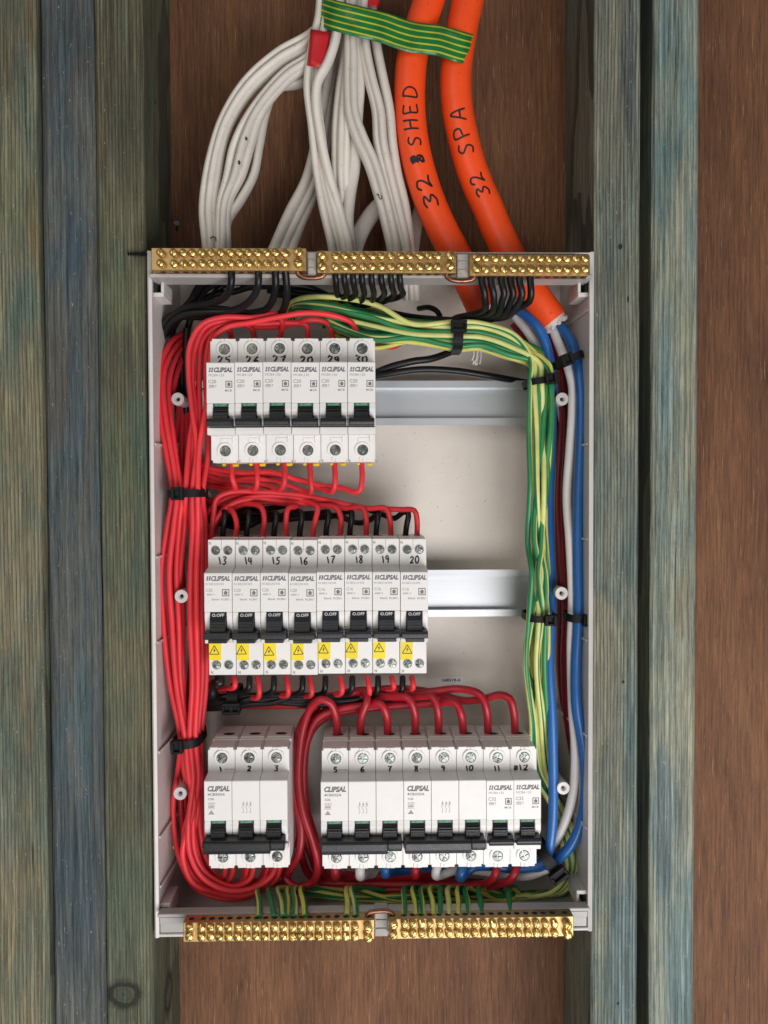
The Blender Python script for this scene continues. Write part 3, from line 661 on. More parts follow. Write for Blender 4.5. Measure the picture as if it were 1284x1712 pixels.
def mcb_print(model, amp):
    m = MB(); y = -.06; x = -HW
    logo_bars(m, x + 1.5, 16.6, 2.9, y); put_text(m, 'CLIPSAL', x + 4.7, 16.5, y, 3.2, 11.8, 0, .052, .25)
    put_text(m, model, x + 1.4, 13.9, y, 1.55, 9.8, 1); put_text(m, amp, x + 1.2, 9.6, y, 2.2, 5.0, 1, .01)
    put_text(m, '4500', x + 1.5, 7.3, y, 1.35, 3.4, 1, .03); m.box(x + 1.2, x + 5.3, y - .01, y + .02, 6.75, 6.95, 0, 1); put_text(m, '3', x + 5.4, 7.3, y, 1.35, .8, 1, .02)
    icon(m, x + 12, 6.9, 4.3, y, 0); put_text(m, 'MCB', x + 11.7, 4.4, y, 1.35, 4.3, 1, .02)
    return m.mesh('printing', [M['greytext'], M['faint']])
PR_20 = mcb_print('MCB4-120', 'C20'); PR_32 = mcb_print('MCB4-132', 'C32')
def tp_print(model, amp):
    m = MB(); y = -.06; x = -PW - HW
    put_text(m, 'CLIPSAL', x + 2.2, 16.0, y, 3.7, 14.2, 0, .052, .25); put_text(m, model, x + 2.2, 13.3, y, 1.7, 11, 0, .02)
    put_text(m, amp, x + 2.6, 10.4, y, 1.4, 3.6, 0, .02); put_text(m, '415V~', x + 2.5, 7.8, y, 1.2, 5, 1, .02); put_text(m, '6000', x + 2.6, 5.4, y, 1.6, 3.8, 1, .04)
    m.box(x + 2.3, x + 6.7, y - .01, y + .02, 7.2, 7.4, 0, 1); m.box(x + 2.3, x + 6.7, y - .01, y + .02, 4.8, 5.0, 0, 1)
    m.add([(x + 2.5, y, 1.2), (x + 6.5, y, 1.2), (x + 4.5, y, 4)], [(0, 1, 2)], 1)
    return m.mesh('printing', [M['greytext'], M['faint']])
def tp_symbol():
    m = MB(); y = -.06
    for k in range(3):
        xx = -1.6 + k * 2.3
        def seg(a, b, w=.28): stroke(m, [a, b], w, lambda u, v, l: (u, y, v), 1)
        seg((xx, 2.2), (xx, 4.6)); seg((xx, 4.6), (xx - 1.0, 6.2)); seg((xx - .8, 6.6), (xx + .6, 6.6)); seg((xx, 6.8), (xx, 9.6)); seg((xx - .6, 8.4), (xx + .6, 7.4)); seg((xx - .6, 7.4), (xx + .6, 8.4)); seg((xx - .9, 2.2), (xx, 2.2))
    return m.mesh('printing', [M['greytext'], M['faint']])
SM = MB(); put_text(SM, '440V-6000A', 0, 0, 0, .8, 6.4, 0, .02); SMALL = SM.mesh('small_print', [M['faint']]); SYM = tp_symbol()
PR_3A = tp_print('4CB350/6', 'C50'); PR_3B = tp_print('4CB332/6', 'C32')

# RCBO: taller, two small screws at each end, plain front
RT, RB = 42.4, -46.5
def rcbo_body():
    m = MB(); x0, x1 = -HW, HW
    m.box(x0, x1, 14, 30, RB, RT, .35); m.box(x0, x1, 30.05, 62, RB + .6, RT + .6, .5)
    m.prism([(0, 21.6), (.5, 22.1), (14.5, 24.6), (14.5, -3), (0, -3)], 'x', x0, x1, 0, .2)
    m.box(x0 + .1, x1 - .1, -.1, 0.6, 2.6, 21.0, .15)
    for xa, xb in ((x0, -5.2), (5.2, x1)):
        m.prism([(.2, -3.1), (.2, -6), (2.2, -14), (3.4, -16.0), (14.4, -16.0), (14.4, -3.1)], 'x', xa, xb, 0, .35)
    m.box(-5.25, 5.25, 8, 14.3, -21.5, -3.2, 0, 1); m.box(x0, x1, 3.8, 14.35, -21.6, -16.1, .2)
    m.box(x0, -5.8, .8, 14.4, -23.2, -20.2, .3); m.box(6.2, x1, .8, 14.4, -23.2, -20.2, .3)
    m.box(-.08, .08, 13.9, 14.05, RT - 7, RT, 0, 1)
    for zz in (RT - 7.2, RB + 6.6):
        for xx in (-3.7, 4.2): m.ring(xx, zz, 3.35, 2.75, 13.7, 14.3, 0, 20); m.disc(xx, zz, 2.85, 13.92, 1, 18)
    for s, z in ((1, RT + .63), (-1, RB + .58)):
        for xx in (-3.9, 4.4):
            n = 14; m.add([(xx + 2.6 * math.cos(2 * math.pi * k / n), 41 + 3.4 * math.sin(2 * math.pi * k / n), z) for k in range(n)], [tuple(range(n)) if s > 0 else tuple(range(n))[::-1]], 1)
    return m.mesh('body', [M['white'], M['hole']])
BODYR = rcbo_body()
def rcbo_toggle():
    m = MB()
    m.prism([(.4, -3.4), (-2.6, -9), (-3.4, -15.6), (8, -15.6), (8, -3.4)], 'x', -4.95, 4.95, 0, .3)
    for k in range(3): m.box(-4.7, 4.7, -2.75 - k * .35, 2, -9.4 - k * 1.7, -8.8 - k * 1.7, .15)
    m.prism([(-2.8, -15.0), (-5.8, -15.4), (-6.4, -17.4), (-5.6, -19.9), (2.8, -19.9), (2.8, -15.0)], 'x', -8.5, 8.3, 0, .35)
    m.box(-5.7, 6.1, -4.8, 3.2, -22.3, -19.95, .3)
    return m.mesh('toggle', M['black'])
TOGR = rcbo_toggle()
rt = MB(); put_text(rt, 'O.OFF', -3.9, -5.9, 0, 1.9, 7.8, 0, .03)
rt.v = [(x, .4 - 3.0 * (-3.4 - z) / 5.6 - .12, z) for x, y, z in rt.v]; RTXT = rt.mesh('lettering', M['whitetext'])
def rcbo_print(model, amp):
    m = MB(); y = -.14; x = -HW
    logo_bars(m, x + 1.4, 17.0, 2.9, y, True); put_text(m, 'CLIPSAL', x + 4.4, 16.8, y, 3.3, 12.2, 0, .052, .25)
    put_text(m, model, x + 1.1, 14.2, y, 1.4, 11.5, 1); put_text(m, amp, x + 1.1, 10.0, y, 1.9, 4.2, 1, .01); put_text(m, '6000 3', x + 1.5, 7.6, y, 1.2, 5, 1, .02)
    icon(m, x + 11.4, 7.0, 4.6, y, 0); put_text(m, '30mA  RCBO', x + 4.6, 4.4, y, 1.3, 11.4, 1, .02)
    return m.mesh('printing', [M['greytext'], M['faint']])
PR_R20 = rcbo_print('RCBE220/30S', 'C20'); PR_R16 = rcbo_print('RCBE216/30S', 'C16')
NM = MB(); put_text(NM, 'N', 0, 0, 0, 2.0, 1.4, 0, .02); NLET = NM.mesh('terminal_letter', [M['greytext']])
STK = MB().box(-4.0, 4.0, -.12, .1, -7, 7).mesh('warning_sticker', M['yellow'])
tm = MB(); tri = [(-3.2, -3.0), (3.2, -3.0), (0, 2.7)]
for a, b in zip(tri, tri[1:] + tri[:1]): stroke(tm, [a, b], .5, lambda u, v, l: (u, -.18, v))
tm.add([(.5, -.18, 1.2), (-.9, -.18, -.7), (-.1, -.18, -.5), (-.5, -.18, -2.4), (.9, -.18, -.1), (.1, -.18, -.3)], [(0, 1, 2), (0, 2, 5), (5, 2, 3), (5, 3, 4)])
TRI = tm.mesh('warning_symbol', M['ink'])

def handwritten(parent, s, x, z, h, w, pen, mat, y=13.9):
    m = MB(); write(m, s, x, z, h, w, pen, lambda u, v, l: (u, y - l, v)); return m.build('handwritten_number', mat, parent)
def add_screws(root, xs, tops=(33.4, -32.4), big=True, dx=(.5,)):
    for cx in xs:
        for z in tops:
            for d in dx: screw_part(root, SCREWS_BIG if big else SCREWS_SMALL, cx + d, 13.7 if big else 13.6, z)

# row 1: six single-pole breakers 25-30 (the 28 is written like 20)
row_c = lambda pa, pb, n, y: [P(pa, y, 0).x + (k + .5) * (P(pb, y, 0).x - P(pa, y, 0).x) / n for k in range(n)]
Z1 = P(487, 605, 0).z - 22.9
GRP = 'single-pole breakers in the top row'
desc1 = ['leftmost breaker of the top row, marked 25 in black ink, beside the red bundle', 'top row breaker marked 26, second from the left', 'top row breaker marked 27, between 26 and the one resembling 20', 'top row breaker marked with a cramped 28 that resembles 20', 'top row breaker marked 29, second from the right', 'top row breaker marked 30, rightmost beside the bare rail']
C1 = row_c(345, 628, 6, 665)
for cx, s, lb in zip(C1, ('25', '26', '27', '20', '29', '30'), desc1):
    t = empty('circuit_breaker', (cx, random.uniform(-.3, .3), Z1 + random.uniform(-.3, .3)), lb, 'circuit breaker', GRP)
    link('body', BODY1, t); tg = link('toggle', TOG1, t); f = link('off_flag', GREEN, t); link('lettering', GTXT, f); link('printing', PR_20, t)
    add_screws(t, [0]); handwritten(t, s, -4.4 + random.uniform(-.6, .6), 23.8, 4.9, 3.7, 1.25, M['ink'])
    cl = MB(); cl.box(3.2, 7.2, 24, 29, -42.4, -40.3, .6); cl.box(-3.6, -1.4, 24, 29, -42.0, -40.3, .5); cl.box(4.4, 6.0, 23.4, 23.9, -41.7, -40.9, .2); cl.build('terminal_clip', M['clip'], t)
# row 2: eight RCBOs 13-20
Z2 = P(530, 957, 0).z - 22.0
C2 = row_c(341, 716, 8, 1010)
POS8 = ('leftmost', 'second from left', 'third from left', 'fourth from left', 'fourth from right', 'third from right', 'second from right', 'rightmost')
N8 = dict(zip(('13', '14', '15', '16', '17', '18', '19', '20'), POS8))
POS6 = dict(zip(('25', '26', '27', '28', '29', '30'), ('leftmost', 'second', 'third', 'fourth', 'fifth', 'rightmost')))
for k, (cx, s) in enumerate(zip(C2, ('13', '14', '15', '16', '17', '18', '19', '20'))):
    pos = POS8[k] + ' in the middle row'
    t = empty('safety_switch', (cx, random.uniform(-.3, .3), Z2 + random.uniform(-.35, .35)), 'safety switch marked %s with yellow sticker, %s' % (s, pos), 'safety switch', 'combined safety switches in the middle row')
    link('body', BODYR, t); tg = link('toggle', TOGR, t); link('lettering', RTXT, tg); link('printing', PR_R20 if k < 4 else PR_R16, t)
    add_screws(t, [0], (RT - 7.2, RB + 6.6), False, (-3.7, 4.2)); [link('terminal_letter', NLET, t, q) for q in ((-HW + .6, 13.94, RT - 3.4), (-HW + 1.3, 13.94, RB + .7))]; handwritten(t, s, -2.4 + random.uniform(-.4, .8), 26.2, 4.7, 2.7, .95, M['ink'])
    st = link('warning_sticker', STK, t, (-4.6 + random.uniform(-.3, .4), 13.88, -29.6 + random.uniform(-.8, .5)), (0, R(random.uniform(-2, 2)), 0)); link('warning_symbol', TRI, st, (random.uniform(-.8, .5), 0, random.uniform(-.4, .6)))
# row 3
Z3 = P(700, 1305, 0).z - 22.9; Z3b = P(412, 1305, 0).z - 22.9
C3 = row_c(536, 905, 8, 1340)
def triple(cx, z, nums, pr, lb):
    t = empty('triple_breaker', (cx, 0, z), lb, 'circuit breaker', 'three-pole breakers in the bottom row')
    link('body', BODY3, t); link('toggle', TOG3, t); link('printing', pr, t); link('switch_symbol', SYM, t); link('small_print', SMALL, t, (-PW + 2, 13.92, 25.2))
    for k in (-1, 0, 1):
        f = link('off_flag', GREEN, t, (k * PW, 0, 0)); link('lettering', GTXT, f)
        s = nums[k + 1]; handwritten(t, s, k * PW - (1.2 if len(s) == 1 else 2.6), 24.2, 3.6, 2.7, 1.05, M['ink'])
    add_screws(t, (-PW, 0, PW)); return t
triple(P(411, 1340, 0).x, Z3b, ('1', '2', '3'), PR_3A, 'wide three-pole breaker marked 1 2 3 standing alone at bottom left')
triple((C3[0] + C3[2]) / 2, Z3, ('5', '6', '7'), PR_3B, 'three-pole breaker marked 5 6 7, in the bottom row beside the tall crimson loops')
triple((C3[3] + C3[5]) / 2, Z3, ('8', '9', '10'), PR_3B, 'three-pole breaker marked 8 9 10, in the middle of the joined bottom row')
for cx, s, lb in ((C3[6], '11', 'narrow bottom row breaker marked 11, between the wide breakers and 12'), (C3[7], '#12', 'narrow bottom row breaker marked 12 after a scribbled-out number, beside the earth wires')):
    t = empty('circuit_breaker', (cx, random.uniform(-.3, .3), Z3 + random.uniform(-.4, .2)), lb, 'circuit breaker', 'single-pole breakers in the bottom row')
    link('body', BODY1, t); link('toggle', TOG1, t); f = link('off_flag', GREEN, t); link('lettering', GTXT, f); link('printing', PR_32, t)
    add_screws(t, [0]); handwritten(t, s, -1.8 if s == '11' else -6.8, 24.2, 3.8, 3.2, 1.05, M['ink_red'])

# ------------------------------------------------------------------ brass bars
SCR_BAR = []
for k in range(4):
    rs = random.Random(k); SCR_BAR.append(slot_screw(2.55, 4.0, 1.15, .33).mesh('bar_screw', M['brass_screw']))
LONGSCREW = slot_screw(2.9, 6.0, 1.4, .4).mesh('bar_screw', M['brass_screw'])
def brass_bar(px0, px1, pyt, pyb, d, xs, rows, ends, label, top_holes, long_ends):
    a = P(px0, (pyt + pyb) / 2, d); b = P(px1, (pyt + pyb) / 2, d); xm = (px0 + px1) / 2; zt = P(xm, pyt, d).z; zb_ = P(xm, pyb, d).z
    org = Vector(((a.x + b.x) / 2, d, zb_)); t = empty('brass_bar', org, label, 'terminal bar', 'brass terminal bars along the box edges')
    m = MB().box(a.x - org.x, b.x - org.x, 0, 9.5, 0, zt - zb_, .35); m.build('bar_body', M['brass'], t)
    hm = MB()
    for x in xs:
        q = P(x, (pyt + pyb) / 2, d).x - org.x; n = 10; z = (zt - zb_) + .04 if top_holes else -.04
        c = [(q + 1.9 * math.cos(2 * math.pi * k / n), 4.6 + 1.9 * math.sin(2 * math.pi * k / n), z) for k in range(n)]
        hm.add(c, [tuple(range(n)) if top_holes else tuple(range(n))[::-1]])
    hm.build('wire_holes', M['hole'], t)
    for i, x in enumerate(xs):
        for ry in rows:
            q = P(x, ry, d); q = Vector((q.x - org.x, 0, q.z - org.z)); big = i in long_ends
            link('bar_screw', LONGSCREW if big else random.choice(SCR_BAR), t, (q.x, .3 - random.uniform(0, .8), q.z), (R(random.uniform(-4, 4)), random.uniform(0, 3.14), R(random.uniform(-4, 4))))
    return t
DB = -4.0
brass_bar(253, 512, 414.5, 452, DB, (270, 292, 307.6, 322.6, 338.6, 354, 370.5, 386.5, 401.5, 416, 431, 446.5, 461.5, 476, 499), (424.5, 442), None, 'left brass terminal bar at the top of the box, above the thick black wires', False, (14,))
brass_bar(530, 763, 419.5, 456, DB, (539, 560.5, 576.5, 591, 607, 622, 637.5, 653.5, 669.5, 685, 701.5, 716.5, 731, 752), (429.5, 447.5), None, 'middle brass terminal bar at the top of the box', False, (0, 13))
brass_bar(785, 985, 425, 460.5, DB, (796, 811, 827, 842, 857, 871.5, 887, 902, 917, 932, 946.5, 962, 977), (433.5, 451.5), None, 'right brass terminal bar at the top of the box, beside the orange cables', False, (0,))
brass_bar(306, 626, 1540, 1573, DB, (318, 338, 352.5, 367.5, 382.5, 398, 413, 428, 443, 458.5, 474, 489, 503.5, 518, 533, 548, 563, 578, 593.5, 615), (1548, 1563.5), None, 'left brass terminal bar at the bottom of the box', True, (19,))
brass_bar(650, 959, 1534, 1568, DB, (657, 676, 690, 704.5, 719, 735, 750, 764.5, 779, 793, 808, 823, 838, 852, 866, 881, 896, 910.5, 926, 947), (1542, 1558), None, 'right brass terminal bar at the bottom of the box', True, (0, 19))
def jumper(pix, label):
    wire('copper_link', pix, 1.5, M['copper'], label, 'copper link', 'copper links joining the brass bars')
jumper([(497, 452, 0), (499, 459, 0), (506, 463.5, 0), (520, 465, 0), (535, 463.5, 0), (542, 459, 0), (543, 453, 0)], 'copper link under the gap between left and middle top bars')
jumper([(747, 457, 0), (748, 464, 0), (757, 468.5, 0), (772, 470, 0), (788, 468, 0), (794, 463, 0), (794, 457, 0)], 'copper link under the gap between middle and right top bars')
jumper([(614, 1540, 1), (614, 1530, 1), (620, 1525, 1), (636, 1523, 1), (650, 1523.5, 1), (656, 1529, 1), (657, 1537, 1)], 'copper link over the gap between the two bottom bars')

# ------------------------------------------------------------------ wires
rs = random.Random(3)
TERM = 40
WR = 1.88
# top row feeds, tie slots, belly and loops under breaker 1-2-3
T1, T2 = 824, 1233
tops = [  # coming from the top terminals of breakers 25-30, then down the left
 ('25', [(386, 568, TERM), (384, 553, 34), (368, 549, 30), (352, 566, 28), (345, 612, 28), (346, 690, 30), (347, 760, 30)]),
 ('26', [(425, 568, TERM), (422, 550, 34), (402, 541, 30), (366, 544, 28), (340, 568, 28), (333, 620, 30), (334, 700, 30)]),
 ('27', [(467, 568, TERM), (472, 541, 30), (462, 525, 24), (425, 530, 24), (372, 530, 22), (338, 543, 20), (319, 575, 20), (315, 620, 22), (322, 690, 24), (328, 750, 24)]),
 ('28', [(514, 568, TERM), (512, 543, 34), (482, 540, 32), (430, 541, 28), (380, 536, 28), (345, 546, 26), (326, 580, 26), (321, 635, 28), (327, 700, 30)]),
 ('29', [(557, 568, TERM), (549, 542, 34), (520, 534, 30), (480, 545, 36), (430, 548, 36), (385, 541, 34), (350, 556, 34), (336, 592, 34), (330, 660, 34), (318, 735, 30)]),
 ('30', [(601, 568, TERM), (588, 540, 28), (556, 528, 22), (512, 523, 20), (466, 530, 20), (420, 540, 22), (380, 547, 24), (358, 566, 24), (350, 612, 24), (344, 680, 24), (333, 745, 22)])]
slots1 = {'25': (339, 28), '26': (331, 31), '27': (321, 22), '28': (313, 31), '29': (310, 22), '30': (330, 21)}
mids = {'25': (346, 44), '26': (338, 34), '27': (318, 24), '28': (324, 40), '29': (300, 34), '30': (329, 24)}
slots2 = {'25': (336, 40), '26': (331, 32), '27': (318, 24), '28': (322, 36), '29': (306, 34), '30': (327, 25)}
ends = {  # below the lower tie to the underside of breaker 1-2-3
 '25': [(336, 1300, 44), (334, 1390, 44), (350, 1450, 44), (372, 1470, 42), (377, 1455, 40), (378, 1440, 40)],
 '26': [(331, 1300, 38), (325, 1390, 38), (342, 1455, 38), (378, 1478, 40), (388, 1460, 40), (389, 1440, 40)],
 '27': [(322, 1300, 26), (314, 1380, 24), (318, 1430, 24), (340, 1468, 26), (385, 1490, 28), (430, 1482, 32), (456, 1460, 36), (462, 1440, 40)],
 '28': [(326, 1300, 40), (318, 1390, 42), (336, 1455, 44), (380, 1483, 44), (408, 1474, 42), (414, 1440, 40)],
 '29': [(308, 1290, 36), (320, 1340, 34), (308, 1390, 30), (310, 1440, 30), (335, 1480, 32), (380, 1497, 36), (425, 1494, 38), (460, 1472, 40), (470, 1440, 40)],
 '30': [(331, 1300, 30), (322, 1385, 30), (328, 1435, 30), (350, 1466, 32), (390, 1482, 34), (418, 1470, 38), (426, 1440, 40)]}
for s, tp in tops:
    x1, d1 = slots1[s]; xm, dm = mids[s]; x2, d2 = slots2[s]
    body = tp + [(x1, T1, d1), ((x1 * .6 + xm * .4) + 2, 880, dm), (xm, 960, dm), (xm, 1040, dm), ((xm + x2) / 2 + 3, 1140, (dm + d2) / 2), (x2, T2, d2)] + ends[s]
    wire('red_wire', body, WR, M['red'], 'red wire arching from the top of the %s top-row breaker down the left bundle' % POS6[s], 'wire', 'red wires from the top row of breakers')
# the other strand of the bundle: curls up behind the black wires
curl = [
 ([(306, 556, 60), (288, 570, 46), (270, 602, 36), (264, 645, 32), (268, 700, 30), (280, 765, 28)], (288, 28), (270, 28), (301, 30), [(297, 1290, 40), (290, 1340, 44), (291, 1390, 44), (302, 1440, 40), (330, 1488, 42), (385, 1503, 42), (430, 1494, 44), (462, 1470, 44), (470, 1445, 44)]),
 ([(308, 564, 62), (292, 580, 48), (277, 612, 38), (272, 655, 32), (279, 715, 28), (290, 775, 26)], (296, 24), (284, 24), (309, 24), [(316, 1300, 26), (324, 1345, 28), (311, 1395, 26), (305, 1430, 26), (322, 1474, 28), (360, 1494, 32), (410, 1496, 36), (448, 1476, 38), (458, 1445, 40)]),
 ([(310, 572, 64), (298, 592, 52), (286, 622, 44), (281, 660, 40), (288, 720, 32), (297, 780, 28)], (304, 25), (295, 28), (314, 30), [(323, 1300, 34), (332, 1345, 34), (322, 1400, 34), (322, 1440, 34), (345, 1475, 36), (395, 1490, 38), (440, 1472, 40), (450, 1445, 42)]),
 ([(312, 582, 66), (303, 602, 58), (294, 635, 52), (286, 680, 46), (284, 740, 40)], (291, 38), (277, 40), (304, 42), [(300, 1290, 50), (302, 1340, 56), (305, 1390, 54), (318, 1450, 50), (360, 1486, 48), (420, 1488, 48), (446, 1450, 46)]),
 ([(262, 648, 46), (260, 668, 40), (263, 700, 36), (275, 760, 36)], (299, 36), (303, 46), (311, 40), [(314, 1300, 48), (326, 1350, 50), (318, 1400, 50), (330, 1450, 50), (370, 1476, 50), (404, 1474, 46), (410, 1445, 44)])]
CURL = ('outermost', 'second outermost', 'middle', 'deep inner', 'low starting')
for (tp, (x1, d1), (xm, dm), (x2, d2), en), cl_ in zip(curl, CURL):
    body = tp + [(x1, T1, d1), (x1 * .55 + xm * .45, 880, dm), (xm, 955, dm), (xm + 3, 1040, dm), ((xm + x2) / 2 - 2, 1140, (dm + d2) / 2), (x2, T2, d2)] + en
    wire('red_wire', body, WR, M['red'], cl_ + ' red wire of the strand curling up at the far left beneath black wires', 'wire', 'red wires curling up at the upper left')
for k in range(4):
    x1, xm, x2 = 294 + 11 * k, (306, 288, 330, 341)[k], 303 + 9 * k; dd = 46 + 3 * k
    wire('red_wire', [(302 + 4 * k, 600, 74), (300 + 6 * k, 680, 66), (292 + 10 * k, 760, 56), (x1, T1, 42), (x1 * .5 + xm * .5, 885, dd), (xm, 960, dd + 2), (xm, 1040, dd + 2), (xm * .5 + x2 * .5, 1140, dd), (x2, T2, 46), (x2 + 6, 1310, 58), (x2 + 12, 1400, 62), (345 + 4 * k, 1460, 60), (385 + 5 * k, 1480, 56), (440, 1470, 58)], WR, M['red'], 'red wire buried at the back of the left bundle between its two ties', 'wire', 'red wires at the back of the left bundle')
# undersides of breakers 25-30
bot = {'30': [(604, 768, TERM), (605, 800, 34), (601, 819, 33), (590, 823, 36), (572, 816, 42), (540, 812, 46), (500, 803, 50), (455, 789, 50), (400, 791, 54), (345, 780, 60), (325, 768, 68)],
 '29': [(559, 768, TERM), (560, 806, 34), (556, 821, 36), (542, 818, 44), (505, 803, 54), (460, 795, 56), (400, 798, 58), (345, 787, 62), (325, 778, 70)],
 '28': [(517, 768, TERM), (520, 808, 34), (521, 823, 36), (505, 820, 46), (470, 807, 50), (420, 800, 52), (380, 805, 56), (345, 795, 62), (325, 786, 70)],
 '27': [(475, 768, TERM), (475, 806, 34), (469, 818, 38), (450, 814, 48), (412, 805, 52), (370, 808, 58), (345, 801, 64), (325, 794, 70)],
 '26': [(428, 768, TERM), (430, 806, 34), (428, 817, 38), (410, 817, 48), (380, 811, 56), (345, 804, 66), (325, 800, 70)],
 '25': [(387, 768, TERM), (388, 802, 34), (393, 815, 38), (382, 819, 48), (360, 815, 58), (340, 808, 68), (325, 804, 72)]}
for s, b in bot.items():
    wire('red_wire', b, WR, M['red'], 'red wire dropping from the underside of the %s top-row breaker' % POS6[s], 'wire', 'red wires under the top row of breakers')
# middle row: reds and blacks above
r2 = {'20': [(697, 905, 41), (697, 866, 36), (693, 853, 36), (668, 852, 40), (600, 848, 44), (560, 838, 46), (500, 827, 46), (430, 822, 44), (384, 823, 42), (362, 834, 40), (357, 860, 40), (353, 920, 42), (349, 990, 46), (346, 1080, 50), (342, 1160, 52), (334, 1234, 52), (345, 1330, 74), (355, 1420, 78)],
 '19': [(654, 905, 41), (652, 866, 36), (646, 850, 36), (612, 850, 42), (560, 841, 48), (500, 833, 48), (440, 829, 46), (392, 840, 46), (364, 862, 46), (352, 905, 46), (345, 990, 50), (340, 1080, 52), (335, 1160, 52), (328, 1234, 50), (335, 1330, 76), (345, 1420, 80)],
 '18': [(612, 905, 41), (612, 864, 36), (606, 849, 38), (578, 850, 44), (530, 836, 50), (480, 828, 50), (420, 831, 50), (372, 850, 50), (353, 890, 50), (347, 960, 54), (340, 1080, 58), (330, 1234, 58), (335, 1380, 80)],
 '17': [(568, 905, 41), (569, 862, 36), (561, 849, 38), (532, 844, 46), (480, 839, 48), (430, 834, 46), (388, 843, 44), (360, 870, 42), (350, 920, 44), (342, 1000, 46), (334, 1100, 46), (324, 1234, 46), (330, 1380, 80)],
 '16': [(521, 905, 41), (528, 866, 36), (531, 849, 38), (514, 839, 46), (470, 831, 52), (420, 826, 52), (372, 836, 50), (345, 862, 54), (336, 930, 58), (330, 1030, 58), (322, 1140, 56), (316, 1234, 54), (325, 1380, 80)],
 '15': [(479, 905, 41), (478, 868, 36), (482, 851, 36), (496, 846, 44), (480, 842, 54), (430, 840, 56), (390, 851, 56), (364, 872, 56), (350, 920, 58), (335, 1040, 62), (318, 1234, 60), (325, 1380, 82)],
 '14': [(438, 905, 41), (441, 864, 36), (436, 848, 38), (405, 843, 48), (374, 858, 52), (352, 888, 54), (332, 970, 60), (322, 1080, 60), (312, 1234, 58), (320, 1380, 82)],
 '13': [(391, 905, 41), (396, 880, 36), (391, 858, 38), (378, 846, 46), (350, 838, 60), (330, 826, 72), (320, 815, 76)]}
for s, b in r2.items():
    wire('red_wire', b, WR, M['red'], 'red wire rising above safety switch %s, %s of its row' % (s, N8[s]), 'wire', 'red wires above the middle row')
bx = dict(zip(('13', '14', '15', '16', '17', '18', '19', '20'), (374, 413, 459, 502, 546, 586, 630, 679)))
br = {'13': [(350, 866, 64), (335, 860, 74)], '14': [(405, 862, 54), (370, 868, 64), (340, 862, 74)], '15': [(440, 866, 54), (410, 882, 58), (370, 876, 64), (340, 866, 74)],
 '16': [(488, 856, 50), (460, 866, 56), (420, 872, 60), (370, 870, 66), (340, 858, 74)], '17': [(530, 858, 50), (490, 868, 56), (430, 868, 62), (370, 864, 68), (340, 856, 76)],
 '18': [(580, 855, 48), (560, 862, 54), (510, 866, 60), (440, 860, 64), (370, 856, 70), (340, 850, 76)], '19': [(622, 868, 48), (600, 874, 52), (570, 864, 56), (520, 858, 62), (440, 870, 68), (340, 868, 76)],
 '20': [(672, 858, 44), (660, 866, 48), (634, 858, 52), (590, 846, 58), (520, 840, 66), (440, 852, 72), (340, 850, 78)]}
for s, x in bx.items():
    wire('black_wire', [(x - 2, 905, 43), (x, 880, 40), (x + 3, 858, 40)] + br[s], 2.0, M['blackwire'], 'black wire rising above safety switch %s, %s of its row' % (s, N8[s]), 'wire', 'black wires above the middle row')
# middle row: undersides
for k, (x, s) in enumerate(zip((393, 433, 482, 521, 572, 617, 658, 691), range(13, 21))):
    yb = (1148, 1164, 1160, 1162, 1158, 1160, 1150, 1150)[k]
    wire('red_wire', [(x - 3, 1132, 41), (x, 1150 if yb > 1155 else 1142, 35), (x, yb, 36), (x - 12, yb + 3, 46), (x - 45, 1158 + k % 3 * 4, 58), (max(345, x - 150), 1166 + k % 4 * 4, 64), (335, 1176 + k % 3 * 5, 70), (318, 1184, 76)], 1.9, M['red'], 'red wire hanging under safety switch %d, %s of its row' % (s, POS8[k]), 'wire', 'red wires under the middle row')
for k, (x, s) in enumerate(zip((367, 417, 458, 506, 544, 589, 632, 673), range(13, 21))):
    yb = (1142, 1152, 1155, 1155, 1156, 1155, 1158, 1157)[k]
    wire('black_wire', [(x, 1132, 42), (x, 1144, 38), (x - 2, yb, 39), (x - 12, yb + 6, 44), (max(x - 50, 356), 1163 + k % 4 * 4, 46), (max(350, (x + 345) / 2), 1162 + (k * 5) % 20, 47), (343, 1163 + (k * 7) % 24, 52), (326, 1172, 66)], 2.1 if k else 3.6, M['blackwire'], 'black wire hanging under safety switch %d, %s of its row' % (s, POS8[k]), 'wire', 'black wires under the middle row')
